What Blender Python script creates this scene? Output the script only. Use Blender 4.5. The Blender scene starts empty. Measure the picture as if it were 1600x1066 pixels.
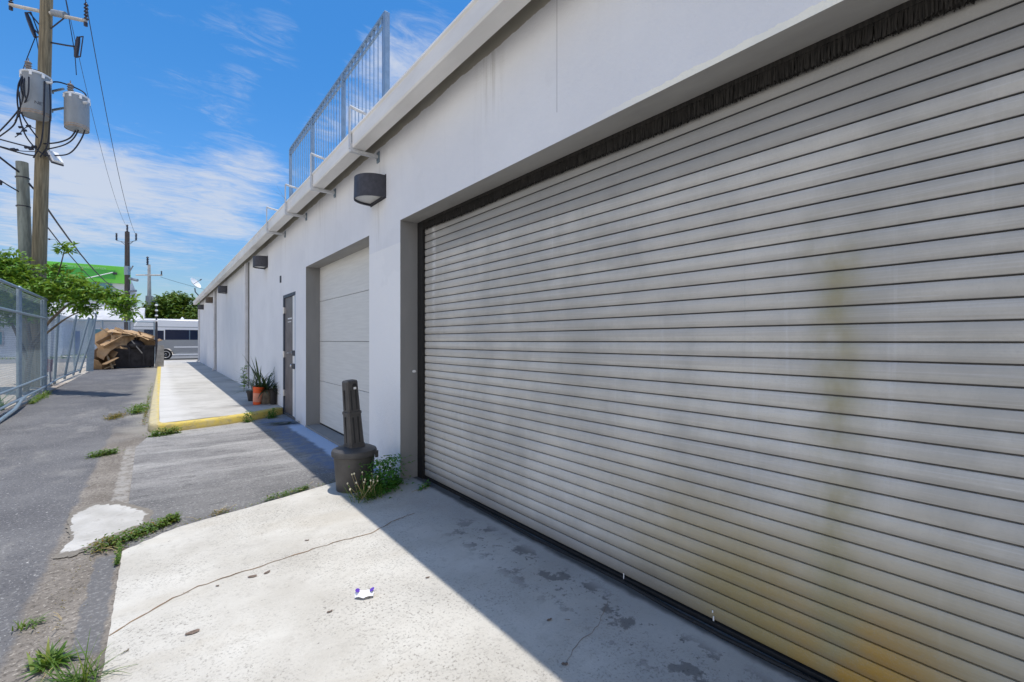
import bpy, bmesh, math, random
from mathutils import Vector, Matrix
R = math.radians
random.seed(7)
scene = bpy.context.scene
col = scene.collection

# ------------------------------------------------------------------ camera
cam_d = bpy.data.cameras.new('camera'); cam = bpy.data.objects.new('camera', cam_d); col.objects.link(cam)
cam.location = (0, 0, 1.5); cam.rotation_euler = (R(90), 0, R(-38.0))
cam_d.sensor_width = 36; cam_d.lens = 16.0; cam_d.clip_start = 0.05; cam_d.clip_end = 3000
scene.camera = cam

# ------------------------------------------------------------------ exposure, sun, sky
scene.view_settings.view_transform = 'Standard'; scene.view_settings.look = 'None'
scene.view_settings.exposure = 0.56; scene.view_settings.gamma = 1.0
SUN = Vector((0.088, -0.030, 1.0)).normalized()
sd = bpy.data.lights.new('sun', 'SUN'); so = bpy.data.objects.new('sun', sd); col.objects.link(so)
sd.energy = 2.8; sd.angle = R(0.53); sd.color = (1, 0.945, 0.86)
so.rotation_euler = SUN.to_track_quat('Z', 'Y').to_euler(); so.location = (0, 0, 30)

class NT:
    """small node-building helper"""
    def __init__(s, tree):
        s.t = tree; s.n = tree.nodes; s.l = tree.links
    def node(s, kind, **kw):
        n = s.n.new(kind)
        for k, v in kw.items(): setattr(n, k, v)
        return n
    def put(s, sock, v):
        if v is None: return
        if isinstance(v, bpy.types.NodeSocket): s.l.new(v, sock)
        elif isinstance(v, (tuple, list)) and len(v) == 3 and sock.type == 'RGBA': sock.default_value = (*v, 1)
        else: sock.default_value = v
    def math(s, op, a, b=None, c=None, clamp=False):
        n = s.node('ShaderNodeMath', operation=op, use_clamp=clamp)
        for i, v in enumerate((a, b, c)): s.put(n.inputs[i], v)
        return n.outputs[0]
    def vmath(s, op, a, b=None):
        n = s.node('ShaderNodeVectorMath', operation=op)
        s.put(n.inputs[0], a); s.put(n.inputs[1], b)
        return n.outputs['Value'] if op in ('DOT_PRODUCT', 'LENGTH', 'DISTANCE') else n.outputs[0]
    def noise(s, vec, scale, detail=4, rough=0.55, dist=0.0):
        n = s.node('ShaderNodeTexNoise'); s.put(n.inputs['Vector'], vec)
        n.inputs['Scale'].default_value = scale; n.inputs['Detail'].default_value = detail
        n.inputs['Roughness'].default_value = rough; n.inputs['Distortion'].default_value = dist
        return n.outputs['Fac']
    def voro(s, vec, scale, feature='F1'):
        n = s.node('ShaderNodeTexVoronoi', feature=feature); s.put(n.inputs['Vector'], vec)
        n.inputs['Scale'].default_value = scale
        return n.outputs['Distance'], n.outputs.get('Color')
    def step(s, v, a, b):
        n = s.node('ShaderNodeMapRange', interpolation_type='SMOOTHSTEP'); s.put(n.inputs[0], v)
        s.put(n.inputs[1], a); s.put(n.inputs[2], b)
        return n.outputs[0]
    def mix(s, f, a, b, mode='MIX'):
        n = s.node('ShaderNodeMix', data_type='RGBA', blend_type=mode)
        s.put(n.inputs[0], f); s.put(n.inputs[6], a); s.put(n.inputs[7], b)
        return n.outputs[2]
    def scaled(s, vec, sx, sy, sz):
        return s.vmath('MULTIPLY', vec, (sx, sy, sz))
    def sep(s, vec):
        n = s.node('ShaderNodeSeparateXYZ'); s.put(n.inputs[0], vec); return n.outputs
    def pos(s): return s.node('ShaderNodeNewGeometry').outputs['Position']
    def obj(s): return s.node('ShaderNodeTexCoord').outputs['Object']

def build_world():
    w = bpy.data.worlds.new('World'); scene.world = w; w.use_nodes = True
    t = NT(w.node_tree); w.node_tree.nodes.clear()
    sky = t.node('ShaderNodeTexSky', sky_type='NISHITA'); sky.sun_disc = False
    sky.sun_elevation = math.asin(SUN.z); sky.sun_rotation = math.atan2(SUN.x, SUN.y)
    sky.air_density = 1.0; sky.dust_density = 0.6; sky.ozone_density = 2.0
    hs = t.node('ShaderNodeHueSaturation'); hs.inputs['Saturation'].default_value = SKY_SAT
    hs.inputs['Value'].default_value = SKY_VAL
    t.l.new(sky.outputs[0], hs.inputs['Color'])
    d = t.vmath('NORMALIZE', t.node('ShaderNodeTexCoord').outputs['Generated'])
    x, y, z = t.sep(d)
    # clouds lie on a high flat layer: project the direction onto it
    k = t.math('DIVIDE', 1.0, t.math('ADD', t.math('MAXIMUM', z, 0.0), 0.12))
    cv = t.node('ShaderNodeCombineXYZ'); t.put(cv.inputs[0], t.math('MULTIPLY', x, k)); t.put(cv.inputs[1], t.math('MULTIPLY', y, k))
    cv = cv.outputs[0]
    n1 = t.noise(t.scaled(cv, 1.0, 1.6, 1), 1.7, 9, 0.62, 0.6)
    n2 = t.noise(t.scaled(cv, 0.9, 2.0, 1), 6.0, 8, 0.68, 1.4)
    n = t.math('ADD', t.math('MULTIPLY', n1, 0.62), t.math('MULTIPLY', n2, 0.38))
    cov = None
    for (dx, dy, dz, rad, wgt) in CLOUDS:
        v = Vector((dx, dy, dz)).normalized()
        b = t.math('MULTIPLY', t.step(t.vmath('DOT_PRODUCT', d, tuple(v)), math.cos(R(rad)), 1.0), wgt)
        cov = b if cov is None else t.math('ADD', cov, b)
    thr = t.math('SUBTRACT', 0.66, t.math('MULTIPLY', cov, 0.30))
    m = t.math('MULTIPLY', t.step(n, thr, t.math('ADD', thr, 0.30)), 0.80)
    g = t.math('ADD', 0.62, t.math('MULTIPLY', t.step(z, 0.0, 0.34), 0.38))
    gv = t.node('ShaderNodeCombineXYZ'); t.put(gv.inputs[0], t.math('MULTIPLY', g, t.math('SUBTRACT', 0.92, t.math('MULTIPLY', t.step(z, 0.15, 0.6), 0.20)))); t.put(gv.inputs[1], t.math('MULTIPLY', g, 0.94)); t.put(gv.inputs[2], g)
    blue = t.mix(1.0, hs.outputs[0], gv.outputs[0], 'MULTIPLY')
    out = t.mix(m, blue, CLOUD_COL)
    hv = None
    for (dx, dy, dz, rad, wgt) in FILL_CLOUDS:
        v = Vector((dx, dy, dz)).normalized()
        b = t.math('MULTIPLY', t.step(t.vmath('DOT_PRODUCT', d, tuple(v)), math.cos(R(rad)), 1.0), wgt)
        hv = b if hv is None else t.math('ADD', hv, b)
    hn = t.noise(d, 3.2, 8, 0.55, 0.3); ht = t.math('SUBTRACT', 0.70, t.math('MULTIPLY', hv, 0.42))
    out = t.mix(t.math('MULTIPLY', t.step(hn, ht, t.math('ADD', ht, 0.12)), 0.95), out, FILL_CLOUD_COL)
    bg = t.node('ShaderNodeBackground'); t.put(bg.inputs[0], out); bg.inputs[1].default_value = SKY_STR
    o = t.node('ShaderNodeOutputWorld'); t.l.new(bg.outputs[0], o.inputs[0])

SKY_STR, SKY_SAT, SKY_VAL = 0.125, 1.36, 1.0
CLOUD_COL = (3.7, 3.9, 4.3)
FILL_CLOUD_COL = (9.4, 8.75, 8.05)     # unseen cloud outside the view, added to brighten the shaded wall
# direction of each bank of cloud, its angular radius, its weight
CLOUDS = [(-0.22, 1, 0.22, 12, 0.65), (-0.10, 1, 0.29, 9, 0.55), (0.04, 1, 0.24, 11, 0.55), (0.12, 1, 0.285, 7, 0.55), (-0.05, 1, 0.10, 16, 0.3), (0.52, 1, 0.66, 11, 0.9), (0.40, 1, 0.58, 6, 0.35), (0.165, 1, 0.63, 6.5, 0.50), (0.19, 1, 0.64, 3, 0.25),
          (0.02, 1, 0.50, 9, 0.40), (0.22, 1, 0.44, 9, 0.46), (0.34, 1, 0.42, 7, 0.45), (-0.4, 1, 0.62, 10, 0.2)]
FILL_CLOUDS = [(-1, 0.1, 0.16, 30, 0.9), (-0.9, -0.7, 0.2, 32, 0.9), (-0.1, -1, 0.25, 32, 0.8)]  # unseen cloud banks, added as fill light
build_world()

# ------------------------------------------------------------------ tagging and mesh helpers
def tag(o, label=None, cat=None, group=None, kind=None):
    if label: o['label'] = label
    if cat: o['category'] = cat
    if group: o['group'] = group
    if kind: o['kind'] = kind
    return o

def thing(name, label, cat, loc=(0, 0, 0), rot=(0, 0, 0), group=None):
    o = bpy.data.objects.new(name, None); col.objects.link(o)
    o.location = loc; o.rotation_euler = rot; o.empty_display_size = 0.1
    return tag(o, label, cat, group)

def kids(o): return [c for c in bpy.data.objects if c.parent == o]
def dup(root, loc, rot=None, label=None):
    def cp(o, parent):
        c = o.copy(); col.objects.link(c)
        if parent: c.parent = parent; c.matrix_parent_inverse = o.matrix_parent_inverse.copy()
        for k in kids(o): cp(k, c)
        return c
    r = cp(root, None); r.location = loc
    if rot is not None: r.rotation_euler = rot
    if label: r['label'] = label
    return r

class MB:
    def __init__(s): s.bm = bmesh.new()
    def face(s, pts):
        return s.bm.faces.new([s.bm.verts.new(p) for p in pts])
    def box(s, x0, x1, y0, y1, z0, z1, bevel=0, M=None):
        r = bmesh.ops.create_cube(s.bm, size=1.0)
        vs = r['verts']
        for v in vs:
            v.co = Vector(((x0 + x1) / 2 + v.co.x * (x1 - x0), (y0 + y1) / 2 + v.co.y * (y1 - y0), (z0 + z1) / 2 + v.co.z * (z1 - z0)))
        if bevel:
            es = list({e for v in vs for e in v.link_edges})
            rr = bmesh.ops.bevel(s.bm, geom=es, offset=bevel, segments=2, affect='EDGES', profile=0.6)
            vs = list({v for f in rr['faces'] for v in f.verts} | {v for v in vs if v.is_valid})
        if M is not None:
            for v in vs: v.co = M @ v.co
        return s
    def tube(s, pts, r, seg=8, cap=True):
        pts = [Vector(p) for p in pts]; n = len(pts)
        rs = r if isinstance(r, (list, tuple)) else [r] * n
        t0 = (pts[1] - pts[0]).normalized()
        up = Vector((0, 0, 1)) if abs(t0.z) < 0.9 else Vector((1, 0, 0))
        nx = t0.cross(up).normalized(); rings = []
        for i, p in enumerate(pts):
            t = ((pts[min(i + 1, n - 1)] - p).normalized() + (p - pts[max(i - 1, 0)]).normalized())
            t = t.normalized() if t.length > 1e-6 else t0
            nx = (nx - t * nx.dot(t)).normalized(); ny = t.cross(nx)
            rings.append([s.bm.verts.new(p + (nx * math.cos(2 * math.pi * k / seg) + ny * math.sin(2 * math.pi * k / seg)) * rs[i]) for k in range(seg)])
        for a, b in zip(rings, rings[1:]):
            for k in range(seg): s.bm.faces.new((a[k], a[(k + 1) % seg], b[(k + 1) % seg], b[k]))
        if cap and seg > 2:
            s.bm.faces.new(rings[0][::-1]); s.bm.faces.new(rings[-1])
        return s
    def lathe(s, prof, seg=24, M=None, cap=True):
        """profile of (radius, z) turned about z"""
        rings = []
        for (r, z) in prof:
            ring = []
            for k in range(seg):
                a = 2 * math.pi * k / seg; v = Vector((r * math.cos(a), r * math.sin(a), z))
                ring.append(s.bm.verts.new(M @ v if M is not None else v))
            rings.append(ring)
        for a, b in zip(rings, rings[1:]):
            for k in range(seg): s.bm.faces.new((a[k], a[(k + 1) % seg], b[(k + 1) % seg], b[k]))
        if cap:
            s.bm.faces.new(rings[0][::-1]); s.bm.faces.new(rings[-1])
        return s
    def prism(s, poly, h0, h1, axis='z', M=None):
        """2-D polygon extruded along an axis; z: (x,y), y: (x,z), x: (y,z)"""
        def P(a, b, h):
            v = Vector((a, b, h) if axis == 'z' else (a, h, b) if axis == 'y' else (h, a, b))
            return M @ v if M is not None else v
        lo = [s.bm.verts.new(P(a, b, h0)) for a, b in poly]; hi = [s.bm.verts.new(P(a, b, h1)) for a, b in poly]
        n = len(poly)
        s.bm.faces.new(lo[::-1]); s.bm.faces.new(hi)
        for i in range(n): s.bm.faces.new((lo[i], lo[(i + 1) % n], hi[(i + 1) % n], hi[i]))
        return s
    def build(s, name, m, parent=None, smooth=False, fix=True, shift=None):
        if fix: bmesh.ops.recalc_face_normals(s.bm, faces=s.bm.faces)
        me = bpy.data.meshes.new(name); s.bm.to_mesh(me); s.bm.free()
        if m: me.materials.append(m)
        if smooth:
            me.polygons.foreach_set('use_smooth', [True] * len(me.polygons))
            me.set_sharp_from_angle(angle=R(40))
        o = bpy.data.objects.new(name, me); col.objects.link(o)
        if parent is not None: o.parent = parent
        if shift is not None: o.location = shift
        return o

# ------------------------------------------------------------------ materials
def newmat(name):
    m = bpy.data.materials.new(name); m.use_nodes = True
    t = NT(m.node_tree); b = t.n['Principled BSDF']
    return m, t, b
def bump(t, b, h, strength=0.3, dist=0.01):
    n = t.node('ShaderNodeBump'); n.inputs['Strength'].default_value = strength; n.inputs['Distance'].default_value = dist
    t.put(n.inputs['Height'], h); t.l.new(n.outputs[0], b.inputs['Normal'])
def plain(name, c, rough=0.6, metal=0.0, var=0.12, scale=8, bmp=0.0, bscale=60, spec=0.4, vec='obj', stretch=(1, 1, 1)):
    """painted or bare surface with slight mottling"""
    m, t, b = newmat(name)
    v = t.scaled(t.obj() if vec == 'obj' else t.pos(), *stretch)
    n = t.noise(v, scale, 5, 0.6)
    dark = tuple(x * (1 - var) for x in c); light = tuple(min(1, x * (1 + var)) for x in c)
    t.put(b.inputs['Base Color'], t.mix(t.step(n, 0.3, 0.7), dark, light))
    b.inputs['Roughness'].default_value = rough; b.inputs['Metallic'].default_value = metal
    b.inputs['Specular IOR Level'].default_value = spec
    if bmp: bump(t, b, t.noise(v, bscale, 3), bmp, 0.004)
    return m

M = {}
def wall_mat():
    m, t, b = newmat('white stucco'); p = t.pos(); x, y, z = t.sep(p)
    c = t.mix(t.step(t.noise(p, 0.9, 5), 0.35, 0.7), (0.73, 0.74, 0.765), (0.78, 0.79, 0.81))
    # streaks of old run-off
    st = t.step(t.noise(t.scaled(p, 1, 3.0, 0.16), 2.2, 5), 0.56, 0.8)
    c = t.mix(t.math('MULTIPLY', st, 0.16), c, (0.50, 0.50, 0.51))
    # later repaint, whiter, on the pier between the two big doors
    pier = t.math('MULTIPLY', t.math('MULTIPLY', t.step(y, 4.50, 4.505), t.step(y, 5.50, 5.495)), t.step(z, 2.56, 2.55))
    c = t.mix(pier, c, (0.84, 0.84, 0.835))
    # bare render under the gutter, with the ragged edge of the paint
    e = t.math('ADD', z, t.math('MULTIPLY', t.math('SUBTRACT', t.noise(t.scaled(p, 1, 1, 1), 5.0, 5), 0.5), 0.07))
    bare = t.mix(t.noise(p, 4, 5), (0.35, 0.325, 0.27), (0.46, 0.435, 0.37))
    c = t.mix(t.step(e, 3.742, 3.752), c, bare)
    # cream primer showing along the lintel of the big door, ragged
    e2 = t.math('ADD', z, t.math('MULTIPLY', t.math('SUBTRACT', t.noise(p, 9.0, 6, 0.7), 0.5), 0.06))
    prim = t.math('MULTIPLY', t.math('MULTIPLY', t.step(e2, 2.828, 2.822), t.step(y, 1.95, 1.3)), t.step(z, 2.70, 2.71))
    c = t.mix(prim, c, (0.88, 0.86, 0.76))
    # control joint
    j = t.math('MULTIPLY', t.step(t.math('ABSOLUTE', t.math('SUBTRACT', y, 2.15)), 0.003, 0.0015), t.step(z, 2.98, 2.99))
    c = t.mix(t.math('MULTIPLY', j, 0.8), c, (0.25, 0.25, 0.27))
    for (ly, lz, lw) in ((5.17, 3.12, 0.20), (12.1, 3.22, 0.20), (19.8, 3.26, 0.2), (5.16, 3.62, 0.10), (6.80, 3.62, 0.10), (8.40, 3.62, 0.10), (10.05, 3.62, 0.10), (2.9, 3.75, 0.25), (7.6, 3.75, 0.3), (0.9, 3.75, 0.4)):
        dr = t.math('MULTIPLY', t.math('MULTIPLY', t.step(t.math('ABSOLUTE', t.math('SUBTRACT', y, ly)), lw, 0.0), t.math('MULTIPLY', t.step(z, lz - 0.75, lz - 0.02), t.step(z, lz + 0.012, lz))), t.step(t.noise(t.scaled(p, 1, 9, 0.5), 2.5, 5, 0.65), 0.42, 0.66))
        c = t.mix(t.math('MULTIPLY', dr, 0.45), c, (0.40, 0.39, 0.37))
    pt = t.step(t.noise(p, 1.6, 3, 0.5), 0.60, 0.63); c = t.mix(t.math('MULTIPLY', pt, 0.12), c, (0.60, 0.61, 0.63))
    # splash dirt at the foot of the wall
    dirt = t.math('MULTIPLY', t.step(t.math('ADD', z, t.math('MULTIPLY', t.noise(p, 3.5, 5), 0.35)), 0.42, 0.16), 0.4)
    c = t.mix(dirt, c, (0.33, 0.32, 0.30))
    t.put(b.inputs['Base Color'], c); b.inputs['Roughness'].default_value = 0.85; b.inputs['Specular IOR Level'].default_value = 0.2
    h = t.math('ADD', t.math('MULTIPLY', t.noise(p, 75, 5, 0.65), 0.8), t.math('ADD', t.noise(p, 14, 5), t.math('MULTIPLY', t.noise(p, 2.2, 4), 1.5)))
    bump(t, b, h, 0.6, 0.008)
    return m
M['wall'] = wall_mat()

def reveal_mat():
    m, t, b = newmat('grey reveal paint'); p = t.pos()
    c = t.mix(t.noise(t.scaled(p, 1, 1, 0.25), 6, 5), (0.19, 0.19, 0.185), (0.27, 0.265, 0.255))
    sp = t.step(t.noise(p, 2.2, 6, 0.7), 0.66, 0.72)
    c = t.mix(t.math('MULTIPLY', sp, 0.4), c, (0.36, 0.35, 0.32))
    t.put(b.inputs['Base Color'], c); b.inputs['Roughness'].default_value = 0.75
    bump(t, b, t.noise(p, 60, 4), 0.3, 0.005)
    return m
M['reveal'] = reveal_mat()

def shutter_mat():
    m, t, b = newmat('weathered galvanised slats'); p = t.pos(); x, y, z = t.sep(p)
    # every slat has a slightly different tone
    sl = t.math('FLOOR', t.math('DIVIDE', z, 0.0762))
    wn = t.node('ShaderNodeTexWhiteNoise', noise_dimensions='1D'); t.put(wn.inputs['W'], sl)
    c = t.mix(wn.outputs['Value'], (0.515, 0.49, 0.44), (0.60, 0.575, 0.515))
    cl = t.step(t.noise(t.scaled(p, 1, 0.9, 0.55), 1.9, 7, 0.66), 0.34, 0.70)
    c = t.mix(t.math('MULTIPLY', cl, 0.75), c, (0.355, 0.345, 0.315))
    # fine drawn grain along the slats and chalky run-off streaks down them
    g = t.noise(t.scaled(p, 1, 0.6, 60), 3, 3); c = t.mix(t.math('MULTIPLY', t.step(g, 0.45, 0.75), 0.30), c, (0.64, 0.64, 0.65))
    s1 = t.step(t.noise(t.scaled(p, 1, 7, 0.25), 2.2, 5, 0.65), 0.57, 0.76)
    c = t.mix(t.math('MULTIPLY', s1, 0.25), c, (0.68, 0.68, 0.68))
    s2 = t.step(t.noise(t.scaled(p, 1, 9, 0.12), 1.3, 4, 0.6), 0.63, 0.8)
    c = t.mix(t.math('MULTIPLY', s2, 0.5), c, (0.24, 0.26, 0.26))
    # dark film of dirt on the top slats, ending at a slat joint
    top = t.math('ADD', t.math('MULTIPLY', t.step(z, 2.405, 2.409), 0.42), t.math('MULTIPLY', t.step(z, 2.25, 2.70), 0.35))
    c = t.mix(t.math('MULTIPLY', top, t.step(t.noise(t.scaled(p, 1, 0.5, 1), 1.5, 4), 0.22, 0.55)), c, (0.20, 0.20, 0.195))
    # worn, chalky edge beside the guide
    ch = t.math('MULTIPLY', t.math('MULTIPLY', t.step(t.math('ABSOLUTE', t.math('SUBTRACT', y, t.math('ADD', 4.22, t.math('MULTIPLY', t.noise(t.scaled(p, 1, 1, 1), 2.0, 3), 0.06)))), 0.06, 0.0), t.step(z, 1.3, 2.3)), t.step(t.noise(p, 22, 5), 0.3, 0.6))
    c = t.mix(t.math('MULTIPLY', ch, 0.55), c, (0.78, 0.78, 0.77))
    # ochre rust-water stain low on the curtain and a faint olive run above it
    wob = t.math('MULTIPLY', t.math('SUBTRACT', t.noise(p, 2.5, 5), 0.5), 0.5)
    yy = t.math('ADD', y, wob)
    low = t.math('MULTIPLY', t.step(t.math('ABSOLUTE', t.math('SUBTRACT', yy, 0.85)), 1.45, 0.2), t.step(t.math('ADD', z, wob), 0.98, 0.12))
    c = t.mix(t.math('MULTIPLY', low, 0.90), c, (0.30, 0.225, 0.07))
    core = t.math('MULTIPLY', t.step(t.math('ABSOLUTE', t.math('SUBTRACT', yy, 0.60)), 0.45, 0.05), t.step(t.math('ADD', z, t.math('MULTIPLY', wob, 0.6)), 0.52, 0.12))
    foot = t.math('MULTIPLY', t.step(t.math('ADD', z, t.math('MULTIPLY', wob, 0.4)), 0.34, 0.04), t.step(y, 0.9, 1.6))
    c = t.mix(t.math('MULTIPLY', foot, 0.7), c, (0.17, 0.165, 0.16))
    c = t.mix(t.math('MULTIPLY', core, 0.8), c, (0.45, 0.24, 0.03))
    run = t.math('MULTIPLY', t.math('MULTIPLY', t.step(t.math('ABSOLUTE', t.math('SUBTRACT', t.math('ADD', y, t.math('MULTIPLY', wob, 0.15)), 0.68)), 0.17, 0.0), t.step(z, 2.15, 1.85)), t.step(t.noise(t.scaled(p, 1, 1, 0.6), 4, 4), 0.30, 0.62))
    c = t.mix(t.math('MULTIPLY', run, 0.80), c, (0.30, 0.27, 0.15))
    gr2 = t.step(t.noise(p, 120, 3, 0.7), 0.5, 0.7); c = t.mix(t.math('MULTIPLY', gr2, 0.22), c, (0.36, 0.355, 0.34))
    sc1 = t.math('MULTIPLY', t.step(t.noise(t.scaled(p, 1, 0.5, 14), 4, 5, 0.7), 0.66, 0.74), t.step(t.noise(p, 1.7, 3), 0.45, 0.62)); c = t.mix(t.math('MULTIPLY', sc1, 0.5), c, (0.74, 0.73, 0.70))
    # bird lime and scuffs
    sp = t.math('MULTIPLY', t.step(t.noise(t.scaled(p, 1, 1, 0.35), 42, 2), 0.76, 0.80), t.step(t.noise(p, 1.1, 2), 0.48, 0.6))
    c = t.mix(sp, c, (0.7, 0.7, 0.7))
    lo = t.math('MULTIPLY', t.step(t.math('FRACT', t.math('DIVIDE', t.math('SUBTRACT', z, 0.045), 0.0762)), 0.55, 0.08), t.step(t.noise(t.scaled(p, 1, 1.2, 6), 2.4, 5, 0.65), 0.34, 0.66))
    c = t.mix(t.math('MULTIPLY', lo, 0.40), c, (0.26, 0.25, 0.23))       # slat shading put into the colour: lower half darkened, patchy
    # interlocks darkened to near black
    fr = t.math('FRACT', t.math('DIVIDE', t.math('SUBTRACT', z, 0.045), 0.0762))
    c = t.mix(t.math('MULTIPLY', t.step(fr, 0.12, 0.055), 0.85), c, (0.045, 0.045, 0.048))
    t.put(b.inputs['Base Color'], c)
    t.put(b.inputs['Roughness'], t.math('ADD', 0.46, t.math('MULTIPLY', cl, 0.15)))
    b.inputs['Metallic'].default_value = 0.0; b.inputs['Specular IOR Level'].default_value = 0.3
    bump(t, b, t.math('ADD', t.noise(t.scaled(p, 1, 0.5, 8), 6, 4), t.math('MULTIPLY', t.noise(p, 160, 3), 0.25)), 0.22, 0.006)
    return m
M['shutter'] = shutter_mat()

def slab_mat():
    m, t, b = newmat('pale cast concrete'); p = t.pos(); x, y, z = t.sep(p)
    c = t.mix(t.step(t.noise(p, 1.1, 6, 0.62), 0.3, 0.72), (0.46, 0.435, 0.385), (0.61, 0.59, 0.54))
    mo = t.step(t.noise(p, 3.5, 6, 0.7), 0.52, 0.75); c = t.mix(t.math('MULTIPLY', mo, 0.38), c, (0.36, 0.335, 0.29))
    tyre = t.step(t.noise(t.scaled(p, 0.5, 2.6, 1), 1.6, 5, 0.6), 0.56, 0.74)
    c = t.mix(t.math('MULTIPLY', tyre, 0.22), c, (0.37, 0.35, 0.32))
    # worn skin shows the sand and stone in it
    wear = t.math('ADD', 0.14, t.math('MULTIPLY', t.step(t.noise(p, 1.3, 5), 0.40, 0.60), 0.8))
    vd, vc = t.voro(p, 120); sp = t.step(t.noise(p, 70, 4, 0.78), 0.53, 0.64)
    c = t.mix(t.math('MULTIPLY', sp, wear), c, (0.22, 0.205, 0.18))
    bl2 = t.step(t.noise(p, 16, 5, 0.72), 0.54, 0.70); c = t.mix(t.math('MULTIPLY', bl2, 0.42), c, (0.33, 0.31, 0.275))
    sp2 = t.step(t.noise(p, 150, 2, 0.6), 0.62, 0.72); c = t.mix(t.math('MULTIPLY', sp2, 0.35), c, (0.74, 0.73, 0.70))
    pit = t.math('MULTIPLY', t.step(t.noise(p, 34, 3, 0.6), 0.68, 0.73), 0.7); c = t.mix(pit, c, (0.19, 0.18, 0.165))
    bs = t.step(t.noise(t.scaled(p, 0.7, 1.6, 1), 0.9, 6, 0.6), 0.50, 0.66); c = t.mix(t.math('MULTIPLY', bs, 0.30), c, (0.40, 0.35, 0.27))
    # greyer in patches towards the shutter, grease blotches in a band along it
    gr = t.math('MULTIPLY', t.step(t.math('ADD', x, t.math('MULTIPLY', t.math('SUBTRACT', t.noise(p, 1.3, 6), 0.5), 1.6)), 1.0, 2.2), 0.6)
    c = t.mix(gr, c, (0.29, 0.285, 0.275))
    band = t.math('MULTIPLY', t.step(x, 1.66, 1.88), t.step(x, 2.16, 2.03))
    band = t.math('MULTIPLY', band, t.step(y, 3.5, 2.9))
    bl = t.step(t.noise(p, 5.5, 7, 0.68), 0.53, 0.585)
    c = t.mix(t.math('MULTIPLY', t.math('MULTIPLY', bl, band), 0.72), c, (0.125, 0.12, 0.115))
    fl = t.step(t.noise(p, 34, 4, 0.7), 0.60, 0.66)
    c = t.mix(t.math('MULTIPLY', t.math('MULTIPLY', fl, band), 0.55), c, (0.08, 0.08, 0.08))
    # damp black line of silt along the rubber seal
    silt = t.step(t.math('ADD', x, t.math('MULTIPLY', t.noise(p, 5, 5), 0.07)), 2.20, 2.25)
    c = t.mix(t.math('MULTIPLY', silt, 0.85), c, (0.05, 0.05, 0.05))
    t.put(b.inputs['Base Color'], c); b.inputs['Roughness'].default_value = 0.9; b.inputs['Specular IOR Level'].default_value = 0.15
    h = t.math('ADD', t.math('MULTIPLY', t.noise(p, 130, 3), 0.45), t.math('MULTIPLY', t.noise(p, 6, 4), 0.8))
    bump(t, b, h, 0.5, 0.006)
    return m
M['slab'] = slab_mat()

def drive_mat():
    m, t, b = newmat('stained old paving'); p = t.pos(); x, y, z = t.sep(p)
    c = t.mix(t.step(t.noise(t.scaled(p, 0.8, 1.4, 1), 1.1, 6, 0.65), 0.3, 0.7), (0.15, 0.145, 0.145), (0.30, 0.29, 0.28))
    # pale worn bands running across towards the doors
    wb = t.step(t.noise(t.scaled(p, 0.25, 1.6, 1), 1.4, 5, 0.6), 0.48, 0.68)
    c = t.mix(t.math('MULTIPLY', wb, 0.55), c, (0.42, 0.41, 0.39))
    near = t.step(y, 6.6, 5.0); c = t.mix(t.math('MULTIPLY', near, 0.65), c, (0.125, 0.122, 0.12))
    far = t.step(y, 8.2, 9.6); c = t.mix(t.math('MULTIPLY', far, 0.55), c, (0.42, 0.41, 0.39))
    dkb = t.step(t.noise(t.scaled(p, 0.5, 1.5, 1), 5.0, 7, 0.75), 0.52, 0.64); c = t.mix(t.math('MULTIPLY', dkb, 0.55), c, (0.10, 0.098, 0.096))
    ag = t.step(t.noise(p, 48, 4, 0.75), 0.54, 0.66); c = t.mix(t.math('MULTIPLY', ag, 0.5), c, (0.5, 0.49, 0.47))
    ag2 = t.step(t.noise(p, 40, 4, 0.75), 0.55, 0.65); c = t.mix(t.math('MULTIPLY', ag2, 0.6), c, (0.07, 0.07, 0.07))
    # worn pale paint before the doors, the shade's blue tint put into its colour
    wob = t.math('MULTIPLY', t.math('SUBTRACT', t.noise(p, 3.0, 6, 0.7), 0.5), 0.7)
    bl = t.math('MULTIPLY', t.step(t.math('ADD', x, wob), 1.45, 1.62), t.math('MULTIPLY', t.step(y, 5.25, 5.5), t.step(y, 9.9, 9.4)))
    worn = t.step(t.noise(p, 7, 6, 0.7), 0.40, 0.56)
    c = t.mix(t.math('MULTIPLY', bl, t.math('ADD', 0.35, t.math('MULTIPLY', worn, 0.5))), c, (0.13, 0.18, 0.28))
    edge = t.step(t.math('ADD', x, t.math('MULTIPLY', wob, 0.35)), 1.76, 1.84)
    pl = t.math('MULTIPLY', edge, t.math('MULTIPLY', t.step(y, 4.9, 5.3), t.step(y, 9.0, 8.5)))
    c = t.mix(t.math('MULTIPLY', pl, 0.92), c, (0.42, 0.52, 0.68))
    t.put(b.inputs['Base Color'], c); b.inputs['Roughness'].default_value = 0.9; b.inputs['Specular IOR Level'].default_value = 0.15
    bump(t, b, t.math('ADD', t.noise(p, 70, 3), t.noise(p, 7, 4)), 0.5, 0.008)
    return m
M['drive'] = drive_mat()

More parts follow.
